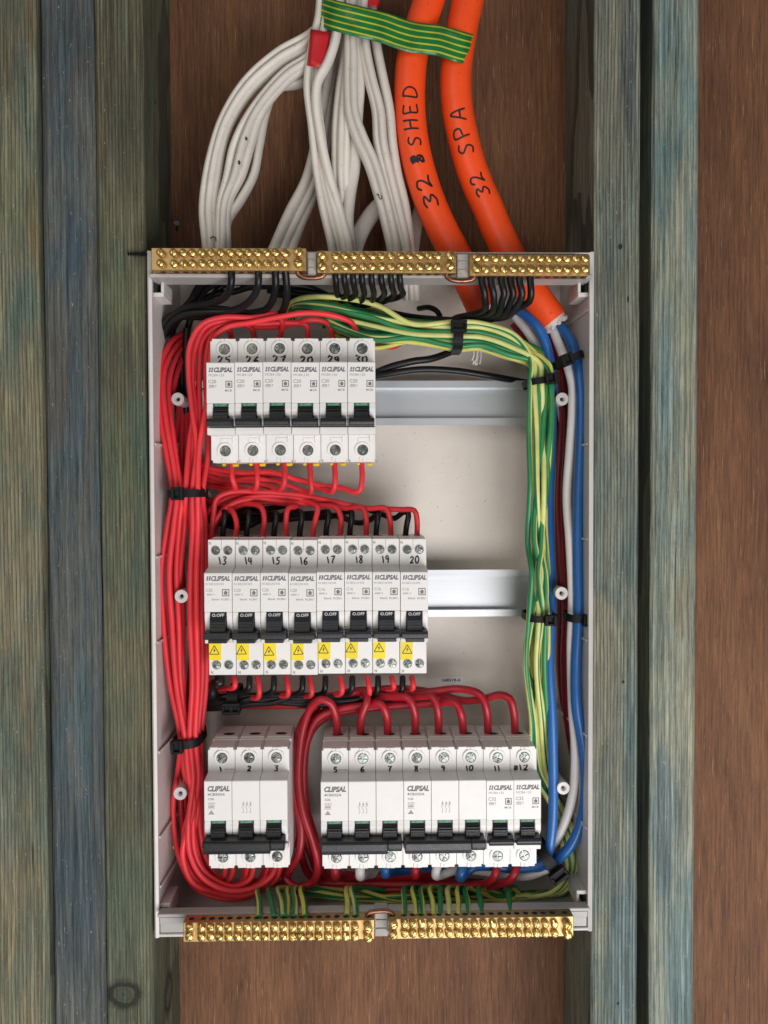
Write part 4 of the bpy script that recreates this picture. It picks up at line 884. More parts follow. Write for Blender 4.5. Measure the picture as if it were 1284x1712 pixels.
# bottom row: thick crimson feeds
CR = 2.7
r3 = {'5': [(564, 1232, 41), (561, 1195, 34), (552, 1175, 32), (537, 1170, 32), (521, 1181, 36), (508, 1215, 40), (501, 1262, 40), (500, 1310, 38), (508, 1360, 36), (524, 1410, 36), (531, 1450, 38), (524, 1474, 42), (500, 1483, 44), (482, 1474, 46), (474, 1455, 50), (478, 1430, 60), (500, 1400, 70)],
 '6': [(602, 1232, 41), (605, 1195, 34), (614, 1170, 34), (606, 1157, 44), (572, 1160, 46), (535, 1174, 48), (507, 1205, 50), (493, 1260, 48), (492, 1330, 44), (504, 1385, 40), (500, 1425, 40), (484, 1455, 44), (470, 1478, 56), (440, 1480, 64)],
 '7': [(648, 1232, 41), (646, 1195, 34), (637, 1178, 34), (606, 1180, 42), (563, 1187, 44), (531, 1202, 44), (515, 1235, 46), (508, 1290, 50), (512, 1350, 50), (526, 1400, 50), (534, 1440, 52), (548, 1466, 56), (590, 1473, 60), (700, 1470, 62)],
 '8': [(694, 1232, 41), (693, 1190, 34), (683, 1168, 34), (652, 1164, 42), (603, 1170, 52), (553, 1185, 56), (522, 1210, 58), (510, 1260, 60), (508, 1330, 62), (520, 1400, 62), (536, 1450, 62), (570, 1476, 64), (680, 1476, 66), (760, 1470, 70)],
 '9': [(733, 1232, 41), (732, 1188, 34), (724, 1166, 36), (694, 1164, 46), (642, 1172, 56), (582, 1177, 62), (538, 1192, 64), (516, 1225, 66), (502, 1290, 68), (505, 1360, 68), (520, 1430, 66), (545, 1474, 70), (650, 1480, 72)],
 '10': [(775, 1232, 41), (771, 1195, 34), (762, 1176, 36), (724, 1176, 46), (662, 1180, 50), (602, 1186, 50), (552, 1196, 50), (524, 1218, 52), (505, 1270, 58), (495, 1340, 62), (500, 1400, 64), (515, 1460, 66), (560, 1484, 72)],
 '11': [(816, 1232, 41), (813, 1185, 34), (803, 1162, 36), (772, 1152, 44), (722, 1156, 50), (682, 1161, 54), (642, 1157, 56), (602, 1154, 58), (562, 1163, 60), (530, 1182, 66), (510, 1220, 72)],
 '12': [(861, 1232, 41), (859, 1190, 34), (852, 1168, 34), (836, 1162, 38), (806, 1169, 44), (772, 1171, 52), (740, 1162, 58), (700, 1154, 62), (642, 1152, 66), (592, 1162, 70), (547, 1180, 74)]}
for s, b in r3.items():
    wire('crimson_wire', b, CR, M['crimson'], 'crimson wire entering the bottom row from above at %s, %s of eight' % (s, POS8[list(r3).index(s)]), 'wire', 'thick crimson wires feeding the bottom row', n=12)
b3 = [('crimson_wire', 'crimson', [(560, 1438, 40), (560, 1454, 34), (561, 1463, 38), (568, 1464, 48), (600, 1466, 56), (680, 1464, 58), (760, 1474, 62), (840, 1480, 66)], 'short crimson wire stub under number 5, leftmost under the joined bottom row', 3.5),
 ('white_wire', 'whitewire', [(604, 1436, 40), (602, 1452, 33), (602, 1463, 33), (606, 1464, 44), (620, 1461, 56), (660, 1466, 62), (720, 1464, 64)], 'white wire under number 6 turning along the bottom', 3.4),
 ('blue_wire', 'blue', [(646, 1436, 40), (644, 1452, 33), (644, 1460, 34), (648, 1460, 46), (668, 1456, 56), (720, 1456, 58), (800, 1455, 58), (880, 1452, 54), (915, 1442, 46)], 'shorter blue wire stub, under number 7 between white and crimson stubs', 3.2),
 ('crimson_wire', 'crimson', [(695, 1438, 40), (694, 1454, 33), (694, 1463, 36), (702, 1464, 48), (730, 1468, 58), (800, 1478, 60)], 'short crimson wire stub under number 8 between the blue and white stubs', 3.0),
 ('white_wire', 'whitewire', [(735, 1436, 40), (730, 1452, 32), (728, 1463, 33), (738, 1463, 42), (762, 1455, 46), (800, 1456, 48), (850, 1464, 46), (885, 1464, 44), (915, 1452, 42)], 'white wire under number 9 sweeping right beneath the blue', 3.0),
 ('blue_wire', 'blue', [(778, 1436, 40), (772, 1454, 32), (769, 1467, 32), (778, 1460, 40), (790, 1450, 42), (815, 1447, 40), (860, 1452, 40), (893, 1448, 38), (915, 1438, 36)], 'blue wire under number 10 running right along the bottom to the slanting tie', 3.4),
 ('crimson_wire', 'crimson', [(830, 1436, 40), (829, 1458, 32), (821, 1472, 34), (800, 1479, 44), (740, 1480, 52), (640, 1478, 56), (540, 1476, 58)], 'crimson wire under the narrow breaker 11, second from right, running left along the bottom', 2.7),
 ('crimson_wire', 'crimson', [(865, 1436, 40), (862, 1456, 32), (852, 1472, 32), (835, 1478, 38), (800, 1484, 50), (700, 1486, 56), (600, 1486, 60), (520, 1478, 62)], 'crimson wire under rightmost breaker 12 running left along the bottom', 2.7)]
for nm, mt, b, lb, r in b3: wire(nm, b, r, M[mt], lb, 'wire', 'thick wires under the bottom row', n=12)
# loose black pair behind the top rail
wire('black_wire', [(600, 640, 70), (640, 618, 60), (690, 604, 56), (720, 600, 58), (760, 586, 66), (800, 570, 76)], 2.5, M['blackwire'], 'black wire right of breaker 30 rising to the earth bundle', 'wire')
wire('black_wire', [(600, 634, 66), (640, 627, 58), (700, 618, 56), (760, 620, 58), (820, 629, 62), (880, 640, 72)], 2.5, M['blackwire'], 'black wire running along the top edge of the upper rail', 'wire')
wire('black_wire', [(700, 516, 74), (718, 514, 64), (732, 522, 60), (740, 545, 64)], 2.0, M['blackwire'], 'short black loop above the upper earth wire tie', 'wire')
for lb, b in (('red wire end beside breaker 30 passing under the earth wires', [(608, 575, 66), (635, 566, 56), (660, 572, 54), (672, 566, 66)]), ('red wire stub just right of breaker 30', [(610, 588, 70), (632, 578, 60), (655, 580, 58), (668, 575, 70)])):
    wire('red_wire', b, 2.0, M['red'], lb, 'wire')

# earth wires: upper run, corner, right drop, bottom run, into the lower bars
gx_top = []
drops = [432, 448, 464, 479, 490, 503, 578, 588, 675, 690, 703, 718, 735, 748, 765, 778, 800, 850]
dend = [434, 458, 472, 480, 493, 510, 580, 596, 676, 696, 707, 725, 736, 751, 766, 783, 806, 853]
NG = len(drops)
order = list(range(NG)); rs.shuffle(order)
for i in range(NG):
    k = order[i]; f = k / (NG - 1)                 # place in the bundle, 0..1
    lay = k % 3; dd = (24, 33, 42)[lay] + rs.uniform(-2, 2)
    a0 = 505 + f * 52
    tie = 538 + f * 46
    cx = 892 + 0; xs = 886 + ((k * 7) % NG) / (NG - 1) * 38   # column at the right tie
    xs2 = 884 + ((k * 11) % NG) / (NG - 1) * 32
    corner = xs + rs.uniform(-4, 4)
    start = [(478 + f * 30, 535 - f * 4, 74), (484 + f * 22, 508 + f * 14, 60)] if k < 9 else [(520 + f * 40, 545, 78), (560 + f * 30, 535 + f * 20, 64)]
    pts = start + [(530 + f * 20, a0 - 8 + rs.uniform(-4, 4), dd + 12), (620 + rs.uniform(-8, 8), a0 + 8 + f * 10 + rs.uniform(-6, 6), dd + 6), (690, 536 + f * 36 + rs.uniform(-7, 7), dd + 2), (762, tie, dd),
           (805 + rs.uniform(-8, 8), 541 + f * 40 + rs.uniform(-3, 3), dd), (848 + (1 - f) * 12, 560 + f * 38, dd), (xs - 4 - 6 * f + (1 - f) * 6, 600 + f * 12, dd), (xs, 640, dd)]
    y = 700
    for yy in (720, 810, 900, 970):
        t = (yy - 640) / 390; base = xs * (1 - t) + xs2 * t
        pts.append((base + rs.uniform(-8, 8), yy + rs.uniform(-15, 15), dd + rs.uniform(-6, 6)))
    xb = 886 + ((k * 5) % NG) / (NG - 1) * 30
    pts += [(xs2, 1030, dd), (xs2 - 4 + rs.uniform(-7, 7), 1110, dd + 4), (xb + 2, 1200, dd + 14), (xb + 10 + rs.uniform(-4, 4), 1290, dd + 26), (922 + f * 20, 1350, 52 + lay * 6), (940 + f * 30, 1410, 46 + lay * 6), (948 + f * 22, 1455, 42 + lay * 6), (928 + f * 20, 1488 + lay * 3, 42 + lay * 6), (890 + f * 16, 1498 - lay * 3, 46 + lay * 6)]
    xd = drops[i]
    for q in (.25, .5, .8):
        pts.append((860 + (xd + 40 - 860) * q, 1492 + lay * 5 + rs.uniform(-5, 5), 62 - lay * 7))
    if xd > 760: pts = pts[:-1]
    pts += [(xd + 8, 1484, 44), (xd, 1488, 32), ((xd + dend[i]) / 2 + 1, 1508, 16), (dend[i], 1532, 1)]
    wire('earth_wire', pts, 1.85, M['gy'] if k % 3 else M['gy2'], 'striped earth wire entering the lower brass bars, %s from the left' % ('first', 'second', 'third', 'fourth', 'fifth', 'sixth', 'seventh', 'eighth', 'ninth', 'tenth', 'eleventh', 'twelfth', 'thirteenth', 'fourteenth', 'fifteenth', 'sixteenth', 'seventeenth', 'eighteenth')[i], 'wire', 'green and yellow earth wires', phase=rs.random(), twist=rs.uniform(-.0025, .0025))

# blue, white and maroon cores on the right
wire('blue_wire', [(868, 520, 50), (885, 532, 44), (905, 556, 40), (918, 595, 42), (922, 650, 44), (922, 740, 52), (918, 840, 54), (920, 930, 50), (922, 1030, 42), (918, 1110, 38), (922, 1180, 36), (924, 1240, 35), (925, 1300, 34), (924, 1370, 32), (918, 1420, 33), (908, 1446, 38), (880, 1452, 48)], 3.4, M['blue'], 'left thick blue wire beside the earth wires, from the left orange cable', 'wire', 'thick cores of the orange cables', n=12)
wire('blue_wire', [(936, 545, 46), (950, 562, 40), (964, 600, 34), (971, 650, 30), (971, 740, 30), (967, 840, 30), (966, 930, 29), (967, 1030, 28), (963, 1110, 28), (964, 1180, 26), (975, 1250, 26), (979, 1310, 28), (972, 1370, 30), (955, 1412, 32), (930, 1438, 36), (905, 1452, 46)], 3.6, M['blue'], 'right thick blue wire hugging the right wall, from the right orange cable', 'wire', 'thick cores of the orange cables', n=12)
wire('white_wire', [(922, 545, 48), (934, 575, 42), (948, 610, 38), (957, 645, 36), (957, 690, 36), (953, 750, 38), (948, 830, 40), (953, 910, 34), (957, 1000, 33), (955, 1080, 33), (957, 1180, 34), (962, 1260, 36), (957, 1330, 38), (940, 1385, 40), (920, 1420, 44), (900, 1445, 56)], 3.2, M['whitewire'], 'thick white wire between the right posts and the right blue wire', 'wire', 'thick cores of the orange cables', n=12)
wire('white_wire', [(862, 530, 58), (880, 552, 54), (905, 590, 56), (930, 640, 62), (945, 720, 70), (975, 800, 66), (979, 900, 62), (978, 1000, 52), (980, 1100, 50), (979, 1200, 50), (981, 1290, 50), (970, 1380, 54), (940, 1425, 58)], 3.1, M['whitewire'], 'white wire half hidden by the right blue wire and the wall', 'wire', 'thick cores of the orange cables', n=12)
wire('maroon_wire', [(920, 558, 58), (932, 590, 58), (942, 650, 58), (942, 740, 60), (938, 840, 60), (942, 930, 60), (947, 1020, 60), (945, 1110, 62), (950, 1200, 62), (962, 1290, 60), (958, 1350, 56), (940, 1395, 54), (915, 1425, 56)], 3.5, M['maroon'], 'thick maroon wire in shadow left of the white one', 'wire', 'thick cores of the orange cables', n=12)
wire('maroon_wire', [(858, 540, 66), (885, 575, 66), (915, 640, 72), (935, 740, 76), (934, 860, 78), (938, 1000, 76), (940, 1150, 76), (965, 1300, 72), (950, 1380, 66), (925, 1410, 62)], 3.2, M['maroon'], 'rear maroon wire deepest behind the right-hand wires', 'wire', 'thick cores of the orange cables', n=12)

# thick black neutrals at the upper left
K = [[(387, 452, 0), (387, 468, 0), (384, 484, 4), (372, 500, 12), (345, 508, 22), (312, 514, 30), (282, 530, 36), (266, 556, 42), (262, 600, 50), (262, 650, 62)],
 [(432, 452, 0), (432, 470, 0), (428, 488, 6), (412, 508, 14), (385, 520, 22), (345, 522, 26), (305, 527, 32), (280, 545, 40), (270, 580, 50), (272, 640, 64)],
 [(460, 452, 0), (461, 472, 2), (458, 495, 10), (446, 516, 20), (415, 524, 28), (370, 528, 32), (330, 524, 34), (295, 534, 42), (276, 562, 52), (278, 620, 66)],
 [(477, 452, 0), (479, 475, 4), (478, 505, 14), (468, 525, 26), (440, 528, 36), (395, 520, 40), (350, 516, 40), (308, 526, 46), (288, 556, 58), (292, 620, 66), (288, 700, 70), (290, 760, 72)]]
for k, pp in enumerate(K):
    wire('black_wire', pp, 2.35, M['blackwire'], 'thick black wire from the top left bar, %s of the four hanging there' % ('leftmost', 'second from left', 'third from left', 'rightmost')[k], 'wire', 'thick black wires hanging from the left top bar', n=12)
for k, pp in enumerate(([(400, 470, 60), (360, 466, 54), (332, 480, 46), (318, 504, 44), (300, 520, 50), (275, 535, 56)], [(430, 476, 62), (370, 472, 58), (342, 486, 52), (328, 508, 50), (305, 530, 60)], [(470, 478, 58), (420, 480, 62), (390, 488, 64), (360, 492, 60), (335, 505, 56), (315, 545, 62), (312, 600, 66), (308, 680, 68)],
      [(560, 500, 64), (520, 482, 58), (470, 474, 56), (420, 470, 58), (375, 476, 62), (350, 500, 64)], [(600, 505, 66), (545, 498, 60), (510, 478, 62), (450, 470, 66), (390, 468, 70)], [(262, 560, 52), (290, 532, 44), (330, 530, 38), (380, 532, 38), (430, 536, 46)], [(296, 560, 58), (303, 600, 62), (304, 660, 66), (300, 740, 70)], [(312, 548, 54), (310, 600, 58), (312, 660, 62), (310, 720, 68)])):
    wire('black_wire', pp, 2.3, M['blackwire'], ('flat arch', 'second flat arch', 'steep drop', 'long middle run', 'rear run', 'low sweep', 'left upright', 'right upright')[k] + ' of black wire in the upper left tangle', 'wire', 'tangled black wires at the upper left', n=12)
for k, (x, xe, ye) in enumerate(((560, 565, 492), (575, 568, 498), (590, 578, 502), (605, 600, 506), (621, 618, 508), (637, 628, 506), (653, 640, 504), (668, 655, 500))):
    wire('black_wire', [(x, 456, 1), (x + 1, 470, 2), (x + 3, 482, 8), (x + (4 if k < 5 else 6), 492, 18), (xe, ye, 34), (xe - 30, ye + 2, 50), (xe - 70, ye - 6 + k, 60), (xe - 120, ye - 14 + 2 * k, 66)], 2.0, M['blackwire'], 'thin black wire hanging from the middle top bar, %s of eight from the left' % ('one', 'two', 'three', 'four', 'five', 'six', 'seven', 'eight')[k], 'wire', 'black wires hanging from the middle top bar')
for k, (x, xe, ye) in enumerate(((805, 812, 515), (820, 825, 518), (838, 836, 520), (853, 846, 522), (868, 856, 522), (886, 868, 514))):
    wire('black_wire', [(x, 460, 1), (x + 1, 474, 1), (x + (5 if k < 5 else 2), 490, 2), (x + (6 if k < 2 else 1 if k < 5 else -1), 504, 6), (xe, ye, 12), (xe - 12, ye + 8, 20), (xe - 50, 532 + k * .5, 32), (760, 535 + k, 42), (690, 530 + k * 2, 62), (640, 520, 72)], 2.3, M['blackwire'], 'black wire hanging from the right top bar, %s of six from the left' % ('one', 'two', 'three', 'four', 'five', 'six')[k], 'wire', 'black wires hanging from the right top bar')

# ------------------------------------------------------------------ orange cables with marker writing
def orange(pix, text, label, sections):
    pts = [P(*p) for p in pix]; o0 = pts[0]; t = empty('orange_cable', o0, label, 'cable', 'orange mains cables')
    r = 10.6; mb = MB(); path, fr = sweep(mb, [p - o0 for p in pts], r, 24, 0, cap=True, fixed=True); mb.build('sheath', M['orange'], t)
    cum = [0]
    for i in range(1, len(path)): cum.append(cum[-1] + (path[i] - path[i - 1]).length)
    m = MB()
    def surf_at(s0, a0):
        def surf(u, v, lift):
            s = s0 - u; i = 0
            while i < len(cum) - 2 and cum[i + 1] < s: i += 1
            q = (s - cum[i]) / (cum[i + 1] - cum[i]); q = max(0, min(1, q)); c = path[i].lerp(path[i + 1], q); tt = (path[min(i + 1, len(path) - 1)] - path[max(0, i - 1)]).normalized()
            nn = (CAM * 1000 - (c + o0)).normalized(); nn = (nn - tt * nn.dot(tt)).normalized(); sd = tt.cross(nn)    # sd points to the left of the cable
            a = v / r + a0; return c + (nn * math.cos(a) + sd * math.sin(a)) * (r + .12 + lift)
        return surf
    def nearest(py, px):
        return min(range(len(path)), key=lambda i: (path[i] + o0 - P(px, py, 46)).length)
    for s, px, py, h, w, pen, v0 in sections:
        write(m, s, 0, v0, h, w, pen, surf_at(cum[nearest(py, px)], 0), gap=.28)
    m.build('handwriting', M['ink'], t)
    e = MB(); dv = fr[-1][0]; e.cyl(path[-1] - dv * 1.5, dv, 9.6, 5.5, 0, 20, 8.0)
    for k in range(9):
        a = k * .7; q = path[-1] + dv * 3.5 + fr[-1][1] * (7.5 * math.cos(a)) + fr[-1][2] * (7.5 * math.sin(a)); e.box(q.x - 1.4, q.x + 1.4, q.y - 1.4, q.y + 1.4, q.z - 1.6, q.z + 1.6, .6)
    e.build('cut_end', M['filler'], t); return t
orange([(735, -60, 46), (717, 0, 46), (704, 40, 45), (690, 90, 44), (685, 150, 44), (687, 205, 44), (695, 257, 44), (706, 300, 44), (721, 343, 44), (740, 385, 45), (759, 421, 47), (783, 468, 50), (805, 515, 54)], None, 'left thick orange cable marked 32 and SHED, entering behind the top bars', [('32', 716, 362, 9.5, 10, 1.35, -5), ('q', 698, 288, 9, 8, 1.6, -4.5), ('SHED', 694, 258, 9.5, 8.4, 1.2, -5)])
orange([(796, -60, 46), (783, 0, 46), (771, 58, 45), (763, 115, 44), (763, 160, 44), (769, 206, 44), (786, 274, 44), (800, 312, 44), (814, 343, 44), (830, 382, 44), (851, 425, 45), (880, 474, 46), (905, 510, 46), (925, 536, 46)], None, 'right thick orange cable marked 32 SPA, its cut end inside the top right corner', [('32', 806, 340, 9, 7.5, 1.25, -5.5), ('SPA', 782, 271, 10, 9.0, 1.25, -5)])

# ------------------------------------------------------------------ white flat cables
FL = (2.7, 5.2)
W = [
 ('innermost white flat cable of the left arc, bowing away in an S', [(558, 30, 54), (536, 105, 54), (505, 138, 50), (462, 148, 48), (445, 185, 46), (434, 240, 46), (424, 292, 46), (402, 335, 44), (381, 368, 42), (377, 395, 42), (376, 425, 44), (378, 470, 56)], (3.0, 5)),
 # centre, behind: two going down-left
 ('rear white flat cable slanting left behind the centre fan, left one', [(560, 60, 62), (545, 150, 62), (530, 230, 62), (512, 300, 60), (484, 355, 58), (462, 405, 56), (452, 430, 58), (445, 470, 66)], (3.6, 4.5)),
 ('rear white flat cable slanting left behind the centre fan, middle one', [(562, 60, 66), (552, 150, 66), (540, 240, 66), (522, 310, 64), (496, 365, 62), (474, 412, 60), (466, 435, 62), (460, 470, 68)], (3.2, 4.5)),
 ('rear white flat cable slanting left behind the centre fan, right one', [(566, 60, 70), (556, 180, 70), (540, 280, 70), (520, 335, 68), (500, 380, 66), (486, 420, 64), (476, 470, 70)], (3.6, 4.5)),
 # centre fan below the red tape
 ('white flat cable below the red tape, left edge', [(532, 30, 40), (525, 60, 38), (516, 112, 36), (514, 150, 36), (521, 210, 38), (528, 280, 38), (540, 350, 40), (556, 420, 44), (560, 470, 58)], (2.7, 5)),
 ('white flat cable below the red tape, second', [(538, 30, 44), (532, 60, 42), (524, 112, 40), (523, 160, 40), (530, 230, 42), (538, 300, 42), (552, 360, 44), (566, 420, 48), (570, 470, 60)], (2.6, 5)),
 ('white flat cable below the red tape, third', [(544, 30, 40), (540, 60, 38), (533, 110, 36), (531, 165, 36), (540, 240, 38), (548, 305, 40), (563, 365, 42), (577, 420, 46), (580, 470, 60)], (2.7, 5)),
 ('single white flat cable bending over the red tape', [(566, 30, 34), (561, 66, 32), (548, 105, 31), (532, 135, 31), (528, 170, 32), (536, 230, 34), (548, 285, 36), (560, 325, 38), (573, 370, 42), (585, 420, 46), (588, 470, 60)], (3.1, 5)),
 # vertical centre column
 ('white flat cable in the straight centre column, left', [(578, 40, 46), (577, 80, 44), (567, 150, 44), (561, 215, 44), (560, 285, 46), (560, 350, 52), (556, 420, 56), (556, 470, 64)], (2.7, 5)),
 ('white flat cable in the straight centre column, middle', [(584, 40, 42), (583, 80, 40), (576, 150, 40), (571, 215, 40), (570, 285, 42), (572, 350, 50), (566, 420, 54), (566, 470, 64)], (2.7, 5)),
 ('cream white flat cable in the straight centre column, right', [(588, 40, 46), (588, 80, 44), (583, 150, 42), (580, 215, 40), (579, 280, 42), (580, 350, 52), (580, 420, 56), (580, 470, 66)], (2.5, 5)),
 ('white flat cable bulging right of the centre column', [(592, 40, 42), (596, 90, 40), (600, 135, 40), (597, 185, 42), (594, 235, 44), (592, 280, 44), (584, 330, 46), (581, 375, 46), (588, 420, 50), (590, 470, 62)], (4.3, 4.6)),
 # right fan
 ('white flat cable crossing to the right, lower strand', [(582, 40, 38), (582, 90, 36), (581, 145, 35), (584, 195, 34), (597, 235, 34), (615, 275, 36), (632, 330, 38), (645, 380, 42), (654, 420, 46), (660, 470, 60)], (2.8, 5)),
 ('white flat cable crossing to the right, upper strand', [(588, 40, 36), (591, 90, 34), (591, 145, 33), (594, 190, 32), (608, 230, 32), (626, 270, 34), (644, 330, 36), (656, 380, 40), (664, 420, 44), (668, 470, 58)], (2.9, 5)),
 ('white flat cable of the right group, left edge', [(602, 30, 42), (605, 80, 40), (615, 130, 38), (628, 185, 38), (631, 240, 40), (642, 290, 42), (655, 340, 44), (668, 390, 46), (674, 420, 48), (680, 500, 62)], (2.9, 5)),
 ('white flat cable of the right group, middle', [(608, 30, 38), (612, 80, 36), (622, 130, 35), (636, 185, 35), (641, 240, 37), (653, 295, 40), (664, 340, 42), (676, 390, 44), (683, 430, 48), (688, 500, 60)], (3.0, 5)),
 ('white flat cable of the right group, beside the left orange cable', [(622, 20, 44), (630, 80, 42), (640, 130, 40), (651, 185, 40), (656, 240, 42), (664, 290, 44), (676, 340, 46), (684, 390, 48), (690, 430, 50), (696, 500, 62)], (3.4, 5)),
 ('white printed cable slanting low behind the right group, left', [(660, 330, 66), (634, 345, 64), (610, 375, 62), (594, 410, 60), (588, 440, 62), (586, 480, 68)], (6.0, 3.6)),
 ('white printed cable slanting low behind the left orange cable', [(712, 330, 72), (700, 360, 70), (692, 395, 66), (688, 425, 64), (684, 480, 68)], (5.0, 3.6))]
for lb, pp, fl in W:
    wire('flat_cable', [(x, y, d) for x, y, d in [(pp[0][0] + 6, -70, pp[0][2] + 8)] * (pp[0][1] < 60) + pp], 3, M['tps'], lb, 'cable', 'white flat cables above the box', flat=fl, n=14, fixed=True)
A1 = [(548, 20), (521, 50), (464, 82), (409, 131), (371, 192), (352, 246), (338, 307), (334, 355), (341, 420), (344, 470)]
A2 = [(552, 26), (517, 84), (466, 118), (421, 158), (389, 207), (375, 250), (368, 305), (364, 350), (367, 420), (366, 470)]
A3 = [(550, 26), (518, 88), (475, 118), (436, 160), (404, 205), (383, 248), (373, 300), (365, 345), (364, 420), (366, 470)]
A4 = [(556, 30), (524, 106), (488, 133), (459, 162), (441, 192), (429, 233), (411, 290), (386, 338), (383, 420), (384, 470)]
for ea, eb, dd, lbs in ((A1, A2, 42, ('outermost', 'second', 'third')), (A3, A4, 38, ('fourth', 'fifth', 'sixth'))):
    for k in range(3):
        t = (k + .5) / 3; dz = (0, -2.2, .6)[k]
        pp = [(a[0] + (b[0] - a[0]) * t, a[1] + (b[1] - a[1]) * t, dd + dz + (10 if q == 0 else 4 if q == 1 else 16 if q == 9 else 0)) for q, (a, b) in enumerate(zip(ea, eb))]
        wire('flat_cable', [(pp[0][0] + 6, -70, dd + 16)] + pp, 3, M['tps'], lbs[k] + ' white flat cable of the left arc above the box', 'cable', 'white flat cables above the box', flat=(2.8, 4.4), n=14, fixed=True)
m = MB()
for px, py, a_, b_ in ((412, 232, .8, 1.3), (400, 272, .9, 1.5)):
    q = P(px, py, 30.8); m.add([(q.x + a_ * math.cos(k * .7), q.y, q.z + b_ * math.sin(k * .7)) for k in range(9)], [tuple(range(9))])
s_ = m.build('ink_speck', M['ink']); tag(s_, 'two small black ink specks on the white cables of the left arc', 'ink mark')
# ink specks and scrawls on the cables
m = MB(); q = P(352, 408, 33.0); write(m, 'u', 0, 0, 5.0, 9.5, .9, lambda u, v, l: (u, -l, v)); s_ = m.build('ink_scrawl', M['ink'], None, q * .001); tag(s_, 'black ink scrawl on white cables just above the left top bar', 'ink mark')
m = MB(); q = P(630, 333, 30.0); write(m, 'u', 0, 0, 3.6, 3.4, .7, lambda u, v, l: (u, -l, v)); s_ = m.build('ink_scrawl', M['ink'], None, q * .001); tag(s_, 'small black hook of ink on a white cable of the right group', 'ink mark')

# ------------------------------------------------------------------ tapes
def band(name, front, back, h0, h1, mat, label, cat, crease=0.0, seed=1, upv=(.2, 0, 1)):
    """tape wrapped round the cables: closed loop through front and back points, hanging height along its own edge"""
    rs2 = random.Random(seed)
    if isinstance(front[0], str): _, cx_, cy_, d_, hw_, hd_, sl_ = front; front = [(cx_ + hw_ * 2.42 * math.copysign(abs(math.cos(q)) ** .6, math.cos(q)), cy_ + sl_ * hw_ * 2.42 * math.copysign(abs(math.cos(q)) ** .6, math.cos(q)), d_ - hd_ * math.copysign(abs(math.sin(q)) ** .6, math.sin(q))) for q in [math.pi - 2 * math.pi * k / 24 for k in range(24)]]; back = []
    fp = [P(*p) for p in front]; bp = [P(*p) for p in back]; loop = spline(fp + bp + [fp[0]], 2.0); n = len(loop); vs = []; fs = []; uv = []; rows = 7
    o0 = fp[0]
    for i, p in enumerate(loop):
        f = i / (n - 1); a = loop[max(0, i - 1)]; b = loop[min(n - 1, i + 1)]; t = (b - a); t.y = 0
        up = Vector((0, 0, 1))
        if t.length > 1e-3:
            t.normalize(); up = Vector((-t.z, 0, t.x)); up = up if up.z > 0 else -up
        up = Vector(upv).normalized()
        hh = h0 + (h1 - h0) * math.sin(min(1, f * 2) * math.pi * .5)
        for k in range(rows):
            w = k / (rows - 1) - .5; wig = crease * (math.sin(f * 47 + k * 1.1) * .45 + math.sin(f * 113 + k * .8 + 1) * .25 + rs2.uniform(-.08, .08))
            vs.append(p + up * (w * hh) + Vector((0, wig, wig * .5)) - o0)
    for i in range(n - 1):
        for k in range(rows - 1):
            a = i * rows + k; fs.append((a, a + rows, a + rows + 1, a + 1)); v0, v1 = k / (rows - 1), (k + 1) / (rows - 1)
            uv.append([(i / n, v0), ((i + 1) / n, v0), ((i + 1) / n, v1), (i / n, v1)])
    mb = MB(); mb.add(vs, fs, 0, uv, True); o = mb.build(name, mat, None, o0 * .001)
    so_ = o.modifiers.new('thickness', 'SOLIDIFY'); so_.thickness = .0003
    return tag(o, label, cat)
band('earth_tape', [(536, 18, 38), (560, 26, 28), (600, 36, 26), (640, 46, 28), (668, 56, 29), (690, 62, 30), (720, 66, 31), (735, 68, 32), (768, 78, 31), (784, 82, 36), (792, 84, 44)], [(790, 84, 54), (776, 80, 60), (700, 62, 64), (600, 36, 66), (545, 22, 58)], 19.5, 20.5, M['tape'], 'green tape with yellow stripes wrapped round all the cables at the top', 'tape', .9)
band('red_tape', ('loop', 532, 82, 37.5, 6.9, 9.2, .2), [], 24, 24, M['redtape'], 'red tape band round white cables below the green tape', 'tape', .2, 1, (.14, 0, 1))
band('red_tape', ('loop', 625, 0, 42, 4.2, 6.5, .12), [], 9, 9, M['redtape'], 'red tape scrap round a cable above the green tape', 'tape', .15)

